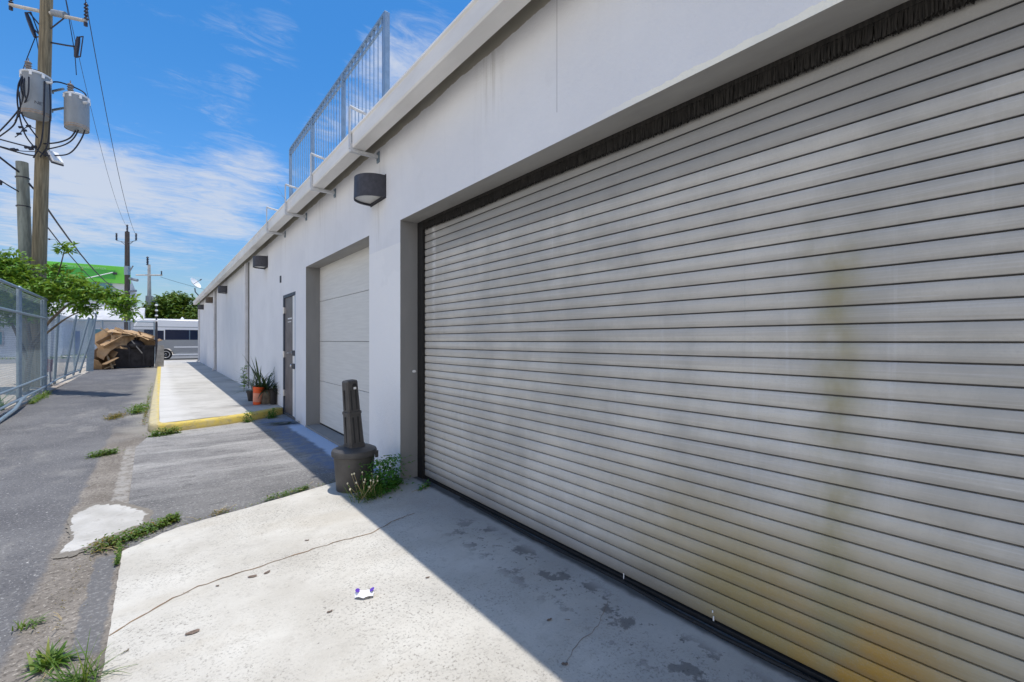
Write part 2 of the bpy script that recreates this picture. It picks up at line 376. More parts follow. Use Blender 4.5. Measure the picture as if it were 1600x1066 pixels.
def asphalt_mat():
    m, t, b = newmat('worn asphalt'); p = t.pos(); x, y, z = t.sep(p)
    c = t.mix(t.step(t.noise(p, 0.8, 6, 0.62), 0.3, 0.72), (0.110, 0.108, 0.112), (0.168, 0.165, 0.166))
    du = t.step(t.noise(t.scaled(p, 1.2, 0.6, 1), 1.3, 7, 0.7), 0.50, 0.68); c = t.mix(t.math('MULTIPLY', du, 0.72), c, (0.26, 0.25, 0.235))
    st = t.step(t.noise(p, 46, 3, 0.7), 0.57, 0.66); c = t.mix(t.math('MULTIPLY', st, 0.75), c, (0.38, 0.375, 0.37))
    st2 = t.step(t.noise(p, 30, 2, 0.5), 0.70, 0.74); c = t.mix(t.math('MULTIPLY', st2, 0.8), c, (0.62, 0.6, 0.57))
    mot = t.step(t.noise(p, 4.5, 6, 0.72), 0.50, 0.68); c = t.mix(t.math('MULTIPLY', mot, 0.35), c, (0.21, 0.205, 0.20))
    dk = t.step(t.noise(p, 50, 3, 0.7), 0.54, 0.66); c = t.mix(t.math('MULTIPLY', dk, 0.65), c, (0.05, 0.05, 0.055))
    # silt of the shallow gutter beside the driveways
    sw = t.math('ADD', x, t.math('ADD', t.math('MULTIPLY', t.math('SUBTRACT', t.noise(p, 2.2, 6, 0.65), 0.5), 0.16), t.math('MULTIPLY', t.math('SUBTRACT', t.noise(p, 18, 4, 0.7), 0.5), 0.07)))
    si = t.math('MULTIPLY', t.step(sw, -0.60, -0.55), t.step(t.math('ADD', y, t.math('MULTIPLY', t.noise(p, 1.5, 4), 3)), 12.5, 10.0))
    sc = t.mix(t.step(t.noise(p, 2.0, 6, 0.65), 0.3, 0.7), (0.17, 0.148, 0.125), (0.27, 0.242, 0.21))
    sc = t.mix(t.math('MULTIPLY', t.step(t.noise(p, 34, 5, 0.78), 0.48, 0.62), 0.75), sc, (0.075, 0.066, 0.056))
    sc = t.mix(t.math('MULTIPLY', t.step(t.noise(p, 45, 3, 0.7), 0.58, 0.66), 0.7), sc, (0.48, 0.44, 0.38))
    ex = t.math('ADD', x, t.math('MULTIPLY', t.math('SUBTRACT', t.noise(p, 7, 6, 0.7), 0.5), 0.09))
    pe = t.math('MULTIPLY', t.math('MULTIPLY', t.step(ex, -0.345, -0.325), t.step(ex, -0.20, -0.225)), t.math('MULTIPLY', t.step(y, 5.2, 5.7), t.step(y, 8.6, 8.2)))
    sc = t.mix(t.math('MULTIPLY', t.math('MULTIPLY', pe, 0.8), t.step(t.noise(p, 9, 6, 0.75), 0.38, 0.60)), sc, (0.35, 0.335, 0.31))
    ta = t.math('MULTIPLY', t.math('MULTIPLY', t.step(ex, -0.335, -0.32), t.step(ex, -0.205, -0.225)), t.math('MULTIPLY', t.step(y, 2.9, 3.0), t.step(y, 4.3, 4.2)))
    sc = t.mix(t.math('MULTIPLY', ta, 0.85), sc, t.mix(t.step(t.noise(p, 40, 3, 0.7), 0.52, 0.64), (0.13, 0.13, 0.135), (0.24, 0.24, 0.24)))
    c = t.mix(si, c, sc)
    # darker, newer surfacing further down the alley
    nw = t.step(t.math('ADD', y, t.math('MULTIPLY', t.noise(p, 1.2, 4), 2.0)), 13.5, 15.5)
    c = t.mix(t.math('MULTIPLY', nw, 0.35), c, (0.085, 0.086, 0.097))
    # sandy dust drifted against the kerb
    sand = t.math('MULTIPLY', t.step(t.math('ADD', x, t.math('MULTIPLY', t.math('SUBTRACT', t.noise(p, 1.6, 5), 0.5), 0.8)), -0.62, -0.15), t.step(y, 9, 10))
    c = t.mix(t.math('MULTIPLY', sand, 0.6), c, (0.33, 0.31, 0.27))
    t.put(b.inputs['Base Color'], c); b.inputs['Roughness'].default_value = 0.85; b.inputs['Specular IOR Level'].default_value = 0.2
    bump(t, b, t.math('ADD', t.noise(p, 60, 3), t.noise(p, 5, 4)), 0.6, 0.008)
    return m
M['asphalt'] = asphalt_mat()

def grit_mat(name, a, bb, dark, scale=40):
    m, t, b = newmat(name); p = t.pos()
    c = t.mix(t.step(t.noise(p, 2.0, 6, 0.65), 0.3, 0.7), a, bb)
    c = t.mix(t.math('MULTIPLY', t.step(t.noise(p, scale, 4, 0.7), 0.52, 0.68), 0.6), c, dark)
    c = t.mix(t.math('MULTIPLY', t.step(t.noise(p, scale * 1.4, 2, 0.6), 0.62, 0.72), 0.5), c, tuple(min(0.8, v * 2.0) for v in bb))
    t.put(b.inputs['Base Color'], c); b.inputs['Roughness'].default_value = 0.95; b.inputs['Specular IOR Level'].default_value = 0.1
    bump(t, b, t.math('ADD', t.noise(p, scale * 1.3, 4), t.noise(p, 8, 4)), 0.6, 0.01)
    return m
M['gutter_dirt'] = grit_mat('silty gutter', (0.19, 0.165, 0.14), (0.29, 0.26, 0.225), (0.10, 0.09, 0.08))
M['dark_patch'] = grit_mat('tar patch', (0.13, 0.13, 0.135), (0.19, 0.19, 0.19), (0.06, 0.06, 0.06))
M['white_patch'] = grit_mat('white mortar', (0.44, 0.43, 0.415), (0.62, 0.61, 0.60), (0.30, 0.285, 0.26), 18)
M['pale_strip'] = grit_mat('worn pale edging', (0.27, 0.26, 0.25), (0.40, 0.39, 0.37), (0.18, 0.17, 0.16), 22)
M['sand'] = grit_mat('sandy yard', (0.40, 0.35, 0.29), (0.50, 0.45, 0.38), (0.30, 0.27, 0.22), 3)
M['street'] = grit_mat('grey street', (0.17, 0.17, 0.175), (0.22, 0.22, 0.22), (0.12, 0.12, 0.12), 6)
def walk_mat():
    m, t, b = newmat('weathered walk'); p = t.pos(); x, y, z = t.sep(p)
    c = t.mix(t.step(t.noise(p, 0.7, 6, 0.65), 0.3, 0.7), (0.40, 0.385, 0.355), (0.53, 0.515, 0.485))
    st = t.step(t.noise(t.scaled(p, 0.5, 1.1, 1), 1.4, 7, 0.7), 0.50, 0.68); c = t.mix(t.math('MULTIPLY', st, 0.72), c, (0.29, 0.275, 0.25))
    ed = t.math('MULTIPLY', t.step(t.math('ADD', x, t.math('MULTIPLY', t.noise(p, 1.1, 5), 0.6)), 0.85, 0.55), 0.5); c = t.mix(ed, c, (0.63, 0.62, 0.60))
    sp = t.step(t.noise(p, 40, 4, 0.75), 0.54, 0.66); c = t.mix(t.math('MULTIPLY', sp, 0.3), c, (0.26, 0.25, 0.23))
    j = t.math('FRACT', t.math('DIVIDE', t.math('SUBTRACT', y, 0.4), 3.05)); c = t.mix(t.math('MULTIPLY', t.step(t.math('ABSOLUTE', t.math('SUBTRACT', j, 0.5)), 0.006, 0.002), 0.7), c, (0.2, 0.19, 0.17))
    t.put(b.inputs['Base Color'], c); b.inputs['Roughness'].default_value = 0.95; b.inputs['Specular IOR Level'].default_value = 0.1
    bump(t, b, t.math('ADD', t.noise(p, 60, 4), t.noise(p, 6, 4)), 0.4, 0.006)
    return m
M['walk'] = walk_mat()
M['fence_strip'] = grit_mat('stained edging', (0.30, 0.25, 0.21), (0.42, 0.38, 0.34), (0.16, 0.12, 0.10), 12)

def kerb_mat():
    m, t, b = newmat('yellow kerb paint'); p = t.pos(); x, y, z = t.sep(p)
    c = t.mix(t.noise(p, 4, 5), (0.56, 0.41, 0.07), (0.66, 0.52, 0.13))
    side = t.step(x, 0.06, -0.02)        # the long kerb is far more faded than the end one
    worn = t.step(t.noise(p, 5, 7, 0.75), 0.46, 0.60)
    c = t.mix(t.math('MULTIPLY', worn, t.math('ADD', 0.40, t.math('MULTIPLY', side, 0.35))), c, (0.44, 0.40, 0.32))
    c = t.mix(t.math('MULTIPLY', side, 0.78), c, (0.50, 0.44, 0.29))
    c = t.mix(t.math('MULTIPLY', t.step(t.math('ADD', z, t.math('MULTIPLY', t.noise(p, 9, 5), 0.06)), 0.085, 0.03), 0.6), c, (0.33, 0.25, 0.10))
    dirt = t.step(t.noise(t.scaled(p, 1, 1, 2), 9, 6, 0.75), 0.50, 0.66); c = t.mix(t.math('MULTIPLY', dirt, 0.6), c, (0.24, 0.20, 0.13))
    t.put(b.inputs['Base Color'], c); b.inputs['Roughness'].default_value = 0.8
    bump(t, b, t.noise(p, 40, 4), 0.4, 0.008)
    return m
M['kerb'] = kerb_mat()

M['gutter'] = plain('cream gutter metal', (0.78, 0.76, 0.72), 0.55, 0, 0.08, 2.5, 0.05, 30, vec='pos', stretch=(1, 0.4, 1.5))
M['roof'] = plain('roof coating', (0.45, 0.45, 0.45), 0.9)
M['downpipe'] = plain('painted downpipe', (0.66, 0.66, 0.67), 0.6, 0, 0.08, 3, vec='pos')
M['soffit'] = plain('bounce lit soffit', (0.34, 0.33, 0.31), 0.8, 0, 0.14, 3, 0.2, 40, vec='pos', stretch=(1, 0.3, 1))  # reveal grey made lighter, ground bounce put into the colour
M['black'] = plain('black rubber', (0.012, 0.012, 0.012), 0.7, 0, 0.3, 30)
M['bristle'] = plain('black bristle', (0.02, 0.018, 0.016), 0.9, 0, 0.6, 25, vec='pos', stretch=(1, 4, 0.5))
M['panel_door'] = plain('off white door panel', (0.66, 0.655, 0.62), 0.6, 0, 0.05, 3, 0.05, 30, vec='pos', stretch=(1, 0.6, 10))
M['joint'] = plain('dark joint', (0.12, 0.12, 0.12), 0.8)
M['door_leaf'] = plain('brown grey door leaf', (0.145, 0.125, 0.125), 0.45, 0, 0.18, 5, vec='pos')
M['door_frame'] = plain('dark blue frame', (0.055, 0.065, 0.09), 0.5, 0, 0.2, 6, vec='pos')
M['door_pale'] = plain('pale blue jamb', (0.42, 0.48, 0.58), 0.6, 0, 0.08, 6, vec='pos')
M['chrome'] = plain('dull chrome', (0.55, 0.55, 0.56), 0.3, 0.9, 0.05)
M['lamp_body'] = plain('charcoal powder coat', (0.045, 0.046, 0.058), 0.55, 0, 0.2, 20, 0.1, 150)
M['lamp_brown'] = plain('bronze powder coat', (0.09, 0.065, 0.045), 0.55, 0, 0.2, 20)
M['lamp_lens'] = plain('frosted lens', (0.62, 0.61, 0.57), 0.35, 0, 0.06)
M['galv'] = plain('galvanised steel', (0.24, 0.31, 0.37), 0.45, 0.4, 0.12, 14)
M['wire'] = plain('weathered wire', (0.17, 0.23, 0.27), 0.6, 0.2, 0.1)
M['rail_blue'] = plain('railing steel', (0.26, 0.36, 0.47), 0.45, 0.4, 0.12, 9)
M['bracket'] = plain('white bracket', (0.60, 0.61, 0.62), 0.5, 0.1, 0.1, 14)
M['urn'] = plain('grey plastic', (0.068, 0.064, 0.061), 0.5, 0, 0.16, 9, 0.12, 120)
M['urn_dark'] = plain('urn groove', (0.022, 0.022, 0.022), 0.6)
M['white'] = plain('white gloss', (0.78, 0.78, 0.78), 0.4, 0, 0.04)
M['wood_pole'] = plain('weathered pole', (0.20, 0.165, 0.105), 0.9, 0, 0.38, 5, 0.5, 20, stretch=(5, 5, 0.25))
M['wood_stub'] = plain('grey green pole', (0.235, 0.25, 0.215), 0.9, 0, 0.28, 4, 0.5, 20, stretch=(3, 3, 0.5))
M['wood_dark'] = plain('dark creosote pole', (0.085, 0.07, 0.062), 0.9, 0, 0.3, 5, stretch=(4, 4, 0.3))
M['conc_pole'] = plain('concrete pole', (0.44, 0.42, 0.39), 0.85, 0, 0.15, 3)
M['tank'] = plain('transformer grey', (0.24, 0.265, 0.29), 0.42, 0, 0.10, 4, stretch=(1, 1, 0.5))
M['tank_lid'] = plain('transformer lid', (0.56, 0.58, 0.60), 0.4, 0.2, 0.08, 6)
M['rust'] = plain('rust bloom', (0.30, 0.24, 0.19), 0.8, 0, 0.3, 9)
M['cable'] = plain('black cable', (0.014, 0.017, 0.03), 0.5, 0, 0.1)
M['insul'] = plain('dark insulator', (0.025, 0.025, 0.04), 0.35, 0, 0.1)
M['porcelain'] = plain('brown porcelain', (0.19, 0.17, 0.16), 0.25, 0, 0.2)
M['card'] = plain('cardboard', (0.43, 0.285, 0.155), 0.85, 0, 0.15, 5)
M['card_dark'] = plain('damp cardboard', (0.25, 0.165, 0.09), 0.9, 0, 0.2, 5)
M['lumber'] = plain('old board', (0.38, 0.28, 0.17), 0.85, 0, 0.2, 4)
M['dump'] = plain('dirty black steel', (0.026, 0.024, 0.027), 0.6, 0.2, 0.5, 4, 0.2, 20)
M['conc_post'] = plain('dirty concrete', (0.30, 0.285, 0.26), 0.9, 0, 0.25, 5, 0.3, 20)
M['van_grey'] = plain('silver paint', (0.30, 0.315, 0.33), 0.35, 0.3, 0.03)
M['van_white'] = plain('white paint', (0.80, 0.80, 0.80), 0.3, 0, 0.02)
M['glass'] = plain('dark window glass', (0.008, 0.016, 0.045), 0.22, 0, 0.1, spec=0.25)
M['tyre'] = plain('tyre rubber', (0.018, 0.018, 0.018), 0.85, 0, 0.2)
M['rim'] = plain('alloy rim', (0.50, 0.51, 0.52), 0.35, 0.7, 0.06)
M['clear'] = plain('headlamp plastic', (0.6, 0.62, 0.65), 0.15, 0, 0.05)
M['green'] = plain('lime cladding', (0.19, 0.64, 0.075), 0.6, 0, 0.06, 0.6, vec='pos')
M['green_dark'] = plain('dark green panel', (0.07, 0.40, 0.06), 0.5, 0, 0.06, 0.6, vec='pos')
M['green_text'] = plain('pale green letters', (0.40, 0.70, 0.36), 0.5)
M['far_white'] = plain('pale render', (0.62, 0.62, 0.64), 0.85, 0, 0.07, 0.5, vec='pos')
M['far_band'] = plain('grey score line', (0.40, 0.40, 0.44), 0.85)
M['teal_glass'] = plain('teal glazing', (0.055, 0.22, 0.29), 0.15, 0, 0.15, 0.4, vec='pos')
M['tower'] = plain('teal tower cladding', (0.13, 0.30, 0.36), 0.4, 0, 0.12, 0.06, vec='pos')
M['house_white'] = plain('lapped siding', (0.56, 0.60, 0.67), 0.7, 0, 0.07, 0.6, vec='pos')
M['roof_red'] = plain('faded roof sheet', (0.50, 0.50, 0.52), 0.8, 0, 0.2, 0.8, vec='pos')
M['blue_plastic'] = plain('blue plastic', (0.03, 0.10, 0.36), 0.5, 0, 0.15, 3)
M['slate_blue'] = plain('blue grey plastic', (0.10, 0.15, 0.20), 0.5, 0, 0.15, 3)
M['red_plastic'] = plain('red plastic', (0.33, 0.055, 0.04), 0.5, 0, 0.2, 4)
M['orange'] = plain('orange plastic', (0.72, 0.10, 0.02), 0.5, 0, 0.12, 6)
M['orange_faded'] = plain('bleached plastic', (0.66, 0.27, 0.18), 0.6, 0, 0.15, 9)
M['clay'] = plain('mossy clay pot', (0.155, 0.13, 0.10), 0.9, 0, 0.4, 9, 0.3, 40)
M['pot_dark'] = plain('black nursery pot', (0.02, 0.017, 0.018), 0.6, 0, 0.3, 9)
M['soil'] = plain('potting soil', (0.05, 0.035, 0.025), 1.0, 0, 0.4, 20)
M['bark'] = plain('tree bark', (0.12, 0.10, 0.075), 0.95, 0, 0.35, 8, 0.5, 30)
M['purple'] = plain('purple print', (0.115, 0.05, 0.42), 0.5, 0, 0.1)
M['paper'] = plain('white wrapper', (0.80, 0.80, 0.82), 0.45, 0, 0.03)
M['dead_leaf'] = plain('dry leaf', (0.155, 0.115, 0.09), 0.9, 0, 0.35, 60)
M['dry_stem'] = plain('dry stalk', (0.42, 0.33, 0.17), 0.9, 0, 0.2, 20)
M['crack'] = plain('crack dirt', (0.20, 0.13, 0.075), 1.0, 0, 0.3, 12, vec='pos')
M['seed'] = plain('seed head', (0.72, 0.66, 0.45), 0.9)
M['bird'] = plain('dark plumage', (0.03, 0.03, 0.035), 0.8)

def leaf_mat(name, a, b_, c_, trans=0.35):
    m, t, b = newmat(name); g = t.node('ShaderNodeNewGeometry')
    r = g.outputs['Random Per Island']
    n = t.noise(g.outputs['Position'], 2.2, 3)
    f = t.math('ADD', t.math('MULTIPLY', r, 0.65), t.math('MULTIPLY', n, 0.35))
    c = t.mix(t.step(f, 0.15, 0.55), a, b_); c = t.mix(t.step(f, 0.62, 0.92), c, c_)
    t.put(b.inputs['Base Color'], c); b.inputs['Roughness'].default_value = 0.5; b.inputs['Specular IOR Level'].default_value = 0.35
    tr = t.node('ShaderNodeBsdfTranslucent'); t.put(tr.inputs[0], t.mix(0.5, c, (0.30, 0.36, 0.03)))
    mx = t.node('ShaderNodeMixShader'); mx.inputs[0].default_value = trans
    t.l.new(b.outputs[0], mx.inputs[1]); t.l.new(tr.outputs[0], mx.inputs[2])
    t.l.new(mx.outputs[0], t.n['Material Output'].inputs[0])
    return m
M['leaf'] = leaf_mat('tree leaves', (0.060, 0.16, 0.018), (0.14, 0.30, 0.03), (0.34, 0.42, 0.07))
M['leaf_far'] = leaf_mat('far leaves', (0.045, 0.11, 0.014), (0.10, 0.19, 0.022), (0.20, 0.25, 0.035), 0.25)
M['weed'] = leaf_mat('weed leaves', (0.045, 0.11, 0.014), (0.10, 0.20, 0.025), (0.22, 0.25, 0.045), 0.3)
M['weed_dark'] = leaf_mat('shade weed', (0.04, 0.15, 0.025), (0.07, 0.24, 0.035), (0.14, 0.32, 0.05), 0.35)
M['weed_dry'] = leaf_mat('drying weed', (0.10, 0.11, 0.02), (0.20, 0.14, 0.03), (0.28, 0.15, 0.05), 0.3)
M['blade'] = leaf_mat('spiky leaf', (0.012, 0.025, 0.012), (0.025, 0.05, 0.02), (0.05, 0.085, 0.035), 0.1)
M['blade_pale'] = leaf_mat('bleached leaf', (0.30, 0.34, 0.30), (0.42, 0.45, 0.40), (0.5, 0.5, 0.42), 0.1)

# ------------------------------------------------------------------ the setting: ground
def hz(y):
    """level of the alley: flat, then rising gently towards the cross street"""
    if y < 10: return 0.0
    if y < 38: return 0.25 * ((y - 10) / 28.0)
    return 0.25
YS = [-400, -60, -10, 0, 4, 8, 10, 13, 16, 20, 24, 28, 32, 36, 38, 46, 60, 120, 500]
def sheet(name, rows, off, m):
    """rows of (y, x0, x1): a strip following the level of the alley"""
    b = MB(); prev = None
    for (y, x0, x1) in rows:
        cur = [b.bm.verts.new((x0, y, hz(y) + off)), b.bm.verts.new((x1, y, hz(y) + off))]
        if prev: b.bm.faces.new((prev[0], prev[1], cur[1], cur[0]))
        prev = cur
    o = b.build(name, m); o['kind'] = 'structure'; return o
def flat(name, poly, z0, z1, m):
    b = MB(); b.prism(poly, z0, z1); o = b.build(name, m); o['kind'] = 'structure'; return o
def ragged(pts, amp, n=6, closed=True, rnd=random.Random(3)):
    out = []; k = len(pts)
    for i in range(k if closed else k - 1):
        a, c = Vector(pts[i]), Vector(pts[(i + 1) % k]); L = (c - a).length
        for j in range(n):
            p = a.lerp(c, j / n)
            if j: p += Vector((rnd.uniform(-1, 1), rnd.uniform(-1, 1))) * min(amp, L * 0.12)
            out.append(tuple(p))
    if not closed: out.append(tuple(pts[-1]))
    return out

sheet('ground', [(y, -500, 500) for y in YS], -0.035, M['sand'])
sheet('alley_road', [(y, -2.36, 0.1) for y in YS if -60 <= y <= 38], 0.0, M['asphalt'])
def mortar():
    m, t, b = newmat('dusty mortar'); p = t.pos()
    at = t.node('ShaderNodeAttribute', attribute_name='wear').outputs['Fac']
    c = t.mix(t.step(t.noise(p, 3.0, 6, 0.65), 0.3, 0.7), (0.40, 0.385, 0.355), (0.56, 0.545, 0.515))
    c = t.mix(t.math('MULTIPLY', t.step(t.noise(p, 12, 6, 0.72), 0.52, 0.64), 0.5), c, (0.30, 0.28, 0.25))
    e = t.math('ADD', at, t.math('MULTIPLY', t.math('SUBTRACT', t.noise(p, 16, 6, 0.7), 0.5), 0.9))
    c = t.mix(t.step(e, 0.46, 0.60), c, t.mix(t.noise(p, 30, 4), (0.15, 0.135, 0.115), (0.28, 0.255, 0.22)))
    t.put(b.inputs['Base Color'], c); b.inputs['Roughness'].default_value = 0.95; b.inputs['Specular IOR Level'].default_value = 0.1
    bump(t, b, t.math('ADD', t.noise(p, 60, 4), t.noise(p, 8, 4)), 0.6, 0.01)
    out = ragged([(-0.56, 4.40), (-0.51, 4.73), (-0.56, 4.99), (-0.60, 5.45), (-0.45, 5.68), (-0.26, 5.57), (-0.02, 5.1), (-0.05, 4.75), (-0.30, 4.57), (-0.46, 4.36)], 0.014, 10)
    B = MB(); lay = B.bm.verts.layers.float.new('wear'); rings = []
    for f, zz in ((0.0, 0.0078), (0.22, 0.0125), (0.5, 0.0145), (0.97, 0.015)):
        ring = []
        for q in out:
            c0 = (-0.385, 4.98); v = B.bm.verts.new((q[0] + (c0[0] - q[0]) * f * 0.98, q[1] + (c0[1] - q[1]) * f * 0.98, zz)); v[lay] = max(0.0, 1 - f * 3.2); ring.append(v)
        rings.append(ring)
    n = len(out)
    for a_, c_ in zip(rings, rings[1:]):
        for k in range(n): B.bm.faces.new((a_[k], a_[(k + 1) % n], c_[(k + 1) % n], c_[k]))
    B.bm.faces.new(rings[-1]); o = B.build('mortar_patch', m, None, True); o['kind'] = 'structure'
mortar()
flat('driveway_asphalt', [(-0.20, 4.35), (-0.14, 4.3), (2.33, 4.6), (2.33, 10.9), (1.5, 9.95), (0.3, 9.45), (-0.05, 9.55), (-0.12, 9.0), (-0.23, 8.3), (-0.2, 5.3), (-0.05, 5.0)], -0.03, 0.0065, M['drive'])
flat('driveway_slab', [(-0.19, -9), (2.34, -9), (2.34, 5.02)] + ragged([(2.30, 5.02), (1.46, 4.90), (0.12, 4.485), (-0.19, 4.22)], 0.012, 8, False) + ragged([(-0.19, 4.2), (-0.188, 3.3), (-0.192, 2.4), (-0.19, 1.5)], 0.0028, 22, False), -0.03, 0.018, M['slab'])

def strip(name, pts, w, z, m, rnd=random.Random(5)):
    """a narrow irregular crack"""
    b = MB(); prev = None; fine = []
    for (a, c) in zip(pts, pts[1:]):
        a, c = Vector(a), Vector(c); n = max(2, int((c - a).length / 0.035))
        for j in range(n): fine.append(a.lerp(c, j / n) + Vector((rnd.uniform(-1, 1), rnd.uniform(-1, 1))) * 0.009)
    fine.append(Vector(pts[-1]))
    for i, p in enumerate(fine):
        d = (fine[min(i + 1, len(fine) - 1)] - fine[max(i - 1, 0)]).normalized(); nrm = Vector((-d.y, d.x)) * w * rnd.uniform(0.35, 1.0)
        cur = [b.bm.verts.new((*(p + nrm), z)), b.bm.verts.new((*(p - nrm), z))]
        if prev: b.bm.faces.new((prev[0], prev[1], cur[1], cur[0]))
        prev = cur
    o = b.build(name, m); o['kind'] = 'structure'; return o
strip('slab_crack', [(-0.19, 3.042), (-0.04, 3.186), (0.167, 3.322), (0.367, 3.351), (0.589, 3.384), (0.796, 3.418), (1.065, 3.438), (1.3, 3.422), (1.55, 3.56), (1.75, 3.60)], 0.0058, 0.0205, M['crack'])
strip('slab_crack', [(1.47, 1.49), (1.60, 1.55), (1.81, 1.585), (2.02, 1.70)], 0.0018, 0.0205, M['crack'])

# sidewalk with its yellow kerb
def walk_z(y): return 0.135 + 0.115 * max(0, min(1, (y - 9.4) / 25))
b = MB(); prev = None
for yy, x0 in ((9.55, 0.03), (10.0, 0.04), (14, 0.045), (19, 0.08), (25, 0.14), (31, 0.2), (36.5, 0.22)):
    z = walk_z(yy); y1 = yy if yy > 11 else None
    yw = yy + (1.15 if yy < 11 else 0.0) * 0.0
    cur = [b.bm.verts.new((x0, yy, z)), b.bm.verts.new((1.2, yy + (0.28 if yy < 10.5 else 0), z)), b.bm.verts.new((2.06, yy + (0.68 if yy < 10.5 else 0), z))]
    if prev:
        for i in range(2): b.bm.faces.new((prev[i], prev[i + 1], cur[i + 1], cur[i]))
    prev = cur
o = b.build('sidewalk', M['walk']); o['kind'] = 'structure'
# kerb: swept section along its line
def sweep(name, path, sec, m, parent=None):
    b = MB(); rings = []
    for i, p in enumerate(path):
        p = Vector(p); d = Vector(path[min(i + 1, len(path) - 1)]) - Vector(path[max(i - 1, 0)]); d.z = 0; d.normalize()
        nrm = Vector((-d.y, d.x, 0))
        rings.append([b.bm.verts.new(p + nrm * u + Vector((0, 0, v))) for u, v in sec])
    n = len(sec)
    for a, c in zip(rings, rings[1:]):
        for k in range(n): b.bm.faces.new((a[k], a[(k + 1) % n], c[(k + 1) % n], c[k]))
    b.bm.faces.new(rings[0]); b.bm.faces.new(rings[-1][::-1])
    return b.build(name, m, parent, smooth=True)
kp = [(2.03, 10.20), (1.75, 9.98), (1.46, 9.76), (1.43, 9.745), (1.1, 9.60), (0.84, 9.50), (0.30, 9.36), (0.12, 9.36), (0.0, 9.42), (-0.08, 9.54), (-0.11, 9.75), (-0.11, 10.2), (-0.105, 11.5), (-0.09, 14), (-0.05, 18.4), (0.0, 24), (0.05, 31), (0.08, 36)]
path = [(x, y, walk_z(y) - 0.135) for x, y in kp]
ks = [(0.005, -0.03), (0.0, 0.10), (-0.012, 0.128), (-0.03, 0.141), (-0.145, 0.143), (-0.15, -0.03)]
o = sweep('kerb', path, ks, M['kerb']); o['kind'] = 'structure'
# cross street and its far pavement
flat('cross_street', [(-80, 38.0), (80, 38.0), (80, 47), (-80, 47)], 0.10, 0.222, M['street'])
flat('far_pavement', [(-80, 47), (80, 47), (80, 49.2), (-80, 49.2)], 0.1, 0.34, M['walk'])
b = MB(); 
for (y0, y1) in ((8.0, 12.2), (12.25, 16.9), (16.95, 21.0)):
    b.box(-2.47, -2.33, y0, y1, -0.05, hz(y0) + 0.07, 0.015)
o = b.build('fence_edging', M['fence_strip']); o['kind'] = 'structure'

# ------------------------------------------------------------------ the warehouse
WX = 2.05; END = 33.2; START = -9.0
wh = thing('warehouse', 'long low white stucco warehouse with roll-up doors under a cream gutter', 'building', (WX, 0, 0))
def local(b, name, m, parent=wh, smooth=False, origin=(WX, 0, 0)):
    """link geometry written in world coordinates under a parent whose world origin is given"""
    for v in b.bm.verts: v.co -= Vector(origin)
    return b.build(name, m, parent, smooth)
b = MB()
ycuts = [START, -1.54, 4.56, 5.46, 8.45, 9.20, 10.25, 14.0, 20, 27, END]; zcuts = [-0.05, 2.43, 2.79, 3.9]
hole = {(-1.54, 4.56): 2.79, (5.46, 8.45): 2.79, (9.20, 10.25): 2.43}
for y0, y1 in zip(ycuts, ycuts[1:]):
    for z0, z1 in zip(zcuts, zcuts[1:]):
        if (y0, y1) in hole and z1 <= hole[(y0, y1)] + 1e-6: continue
        b.face([(WX, y0, z0), (WX, y1, z0), (WX, y1, z1), (WX, y0, z1)])
bmesh.ops.remove_doubles(b.bm, verts=b.bm.verts, dist=1e-4)
b.face([(WX, END, -0.05), (14, END, -0.05), (14, END, 3.9), (WX, END, 3.9)])
b.face([(WX, START, -0.05), (14, START, -0.05), (14, START, 3.9), (WX, START, 3.9)])
b.face([(14, START, -0.05), (14, END, -0.05), (14, END, 3.9), (14, START, 3.9)])
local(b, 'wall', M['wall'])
# grey painted reveals of the two big openings
for (y0, y1, zt, d) in ((-1.54, 4.56, 2.79, 0.33), (5.46, 8.45, 2.79, 0.26)):
    x0, x1 = WX + 0.001, WX + d
    b = MB(); b.box(x0, x1, y1, y1 + 0.08, -0.05, zt + 0.08); local(b, 'reveal', M['reveal'])
    b = MB(); b.box(x0, x1, y0 - 0.08, y0, -0.05, zt + 0.08); local(b, 'reveal', M['reveal'])
    b = MB(); b.box(x0, x1, y0, y1, zt, zt + 0.08); local(b, 'soffit', M['soffit'])
b = MB(); b.box(WX - 0.01, WX + 0.34, 5.46, 8.45, -0.03, 0.035); local(b, 'door_sill', M['reveal'])
b = MB(); b.box(1.93, 14.05, START, END + 0.05, 3.9, 3.96); local(b, 'roof', M['roof'])
# box gutter
b = MB()
prof = [(1.745, 3.675), (1.885, 3.675), (1.885, 3.70), (1.93, 3.74), (1.93, 3.93), (1.90, 3.93), (1.90, 3.75), (1.765, 3.70), (1.765, 3.845), (1.75, 3.868), (1.728, 3.868), (1.724, 3.845), (1.736, 3.83), (1.736, 3.69)]
b.prism(prof, START, END + 0.06, 'y'); local(b, 'gutter', M['gutter'])
for yj in (-4.1, -1.0, 2.05, 5.1 + 3.0, 11.2, 14.3, 17.3, 20.4, 23.4, 26.5, 29.5):
    b = MB(); b.box(1.7285, 1.7355, yj, yj + 0.02, 3.69, 3.83); local(b, 'gutter_seam', M['gutter'])
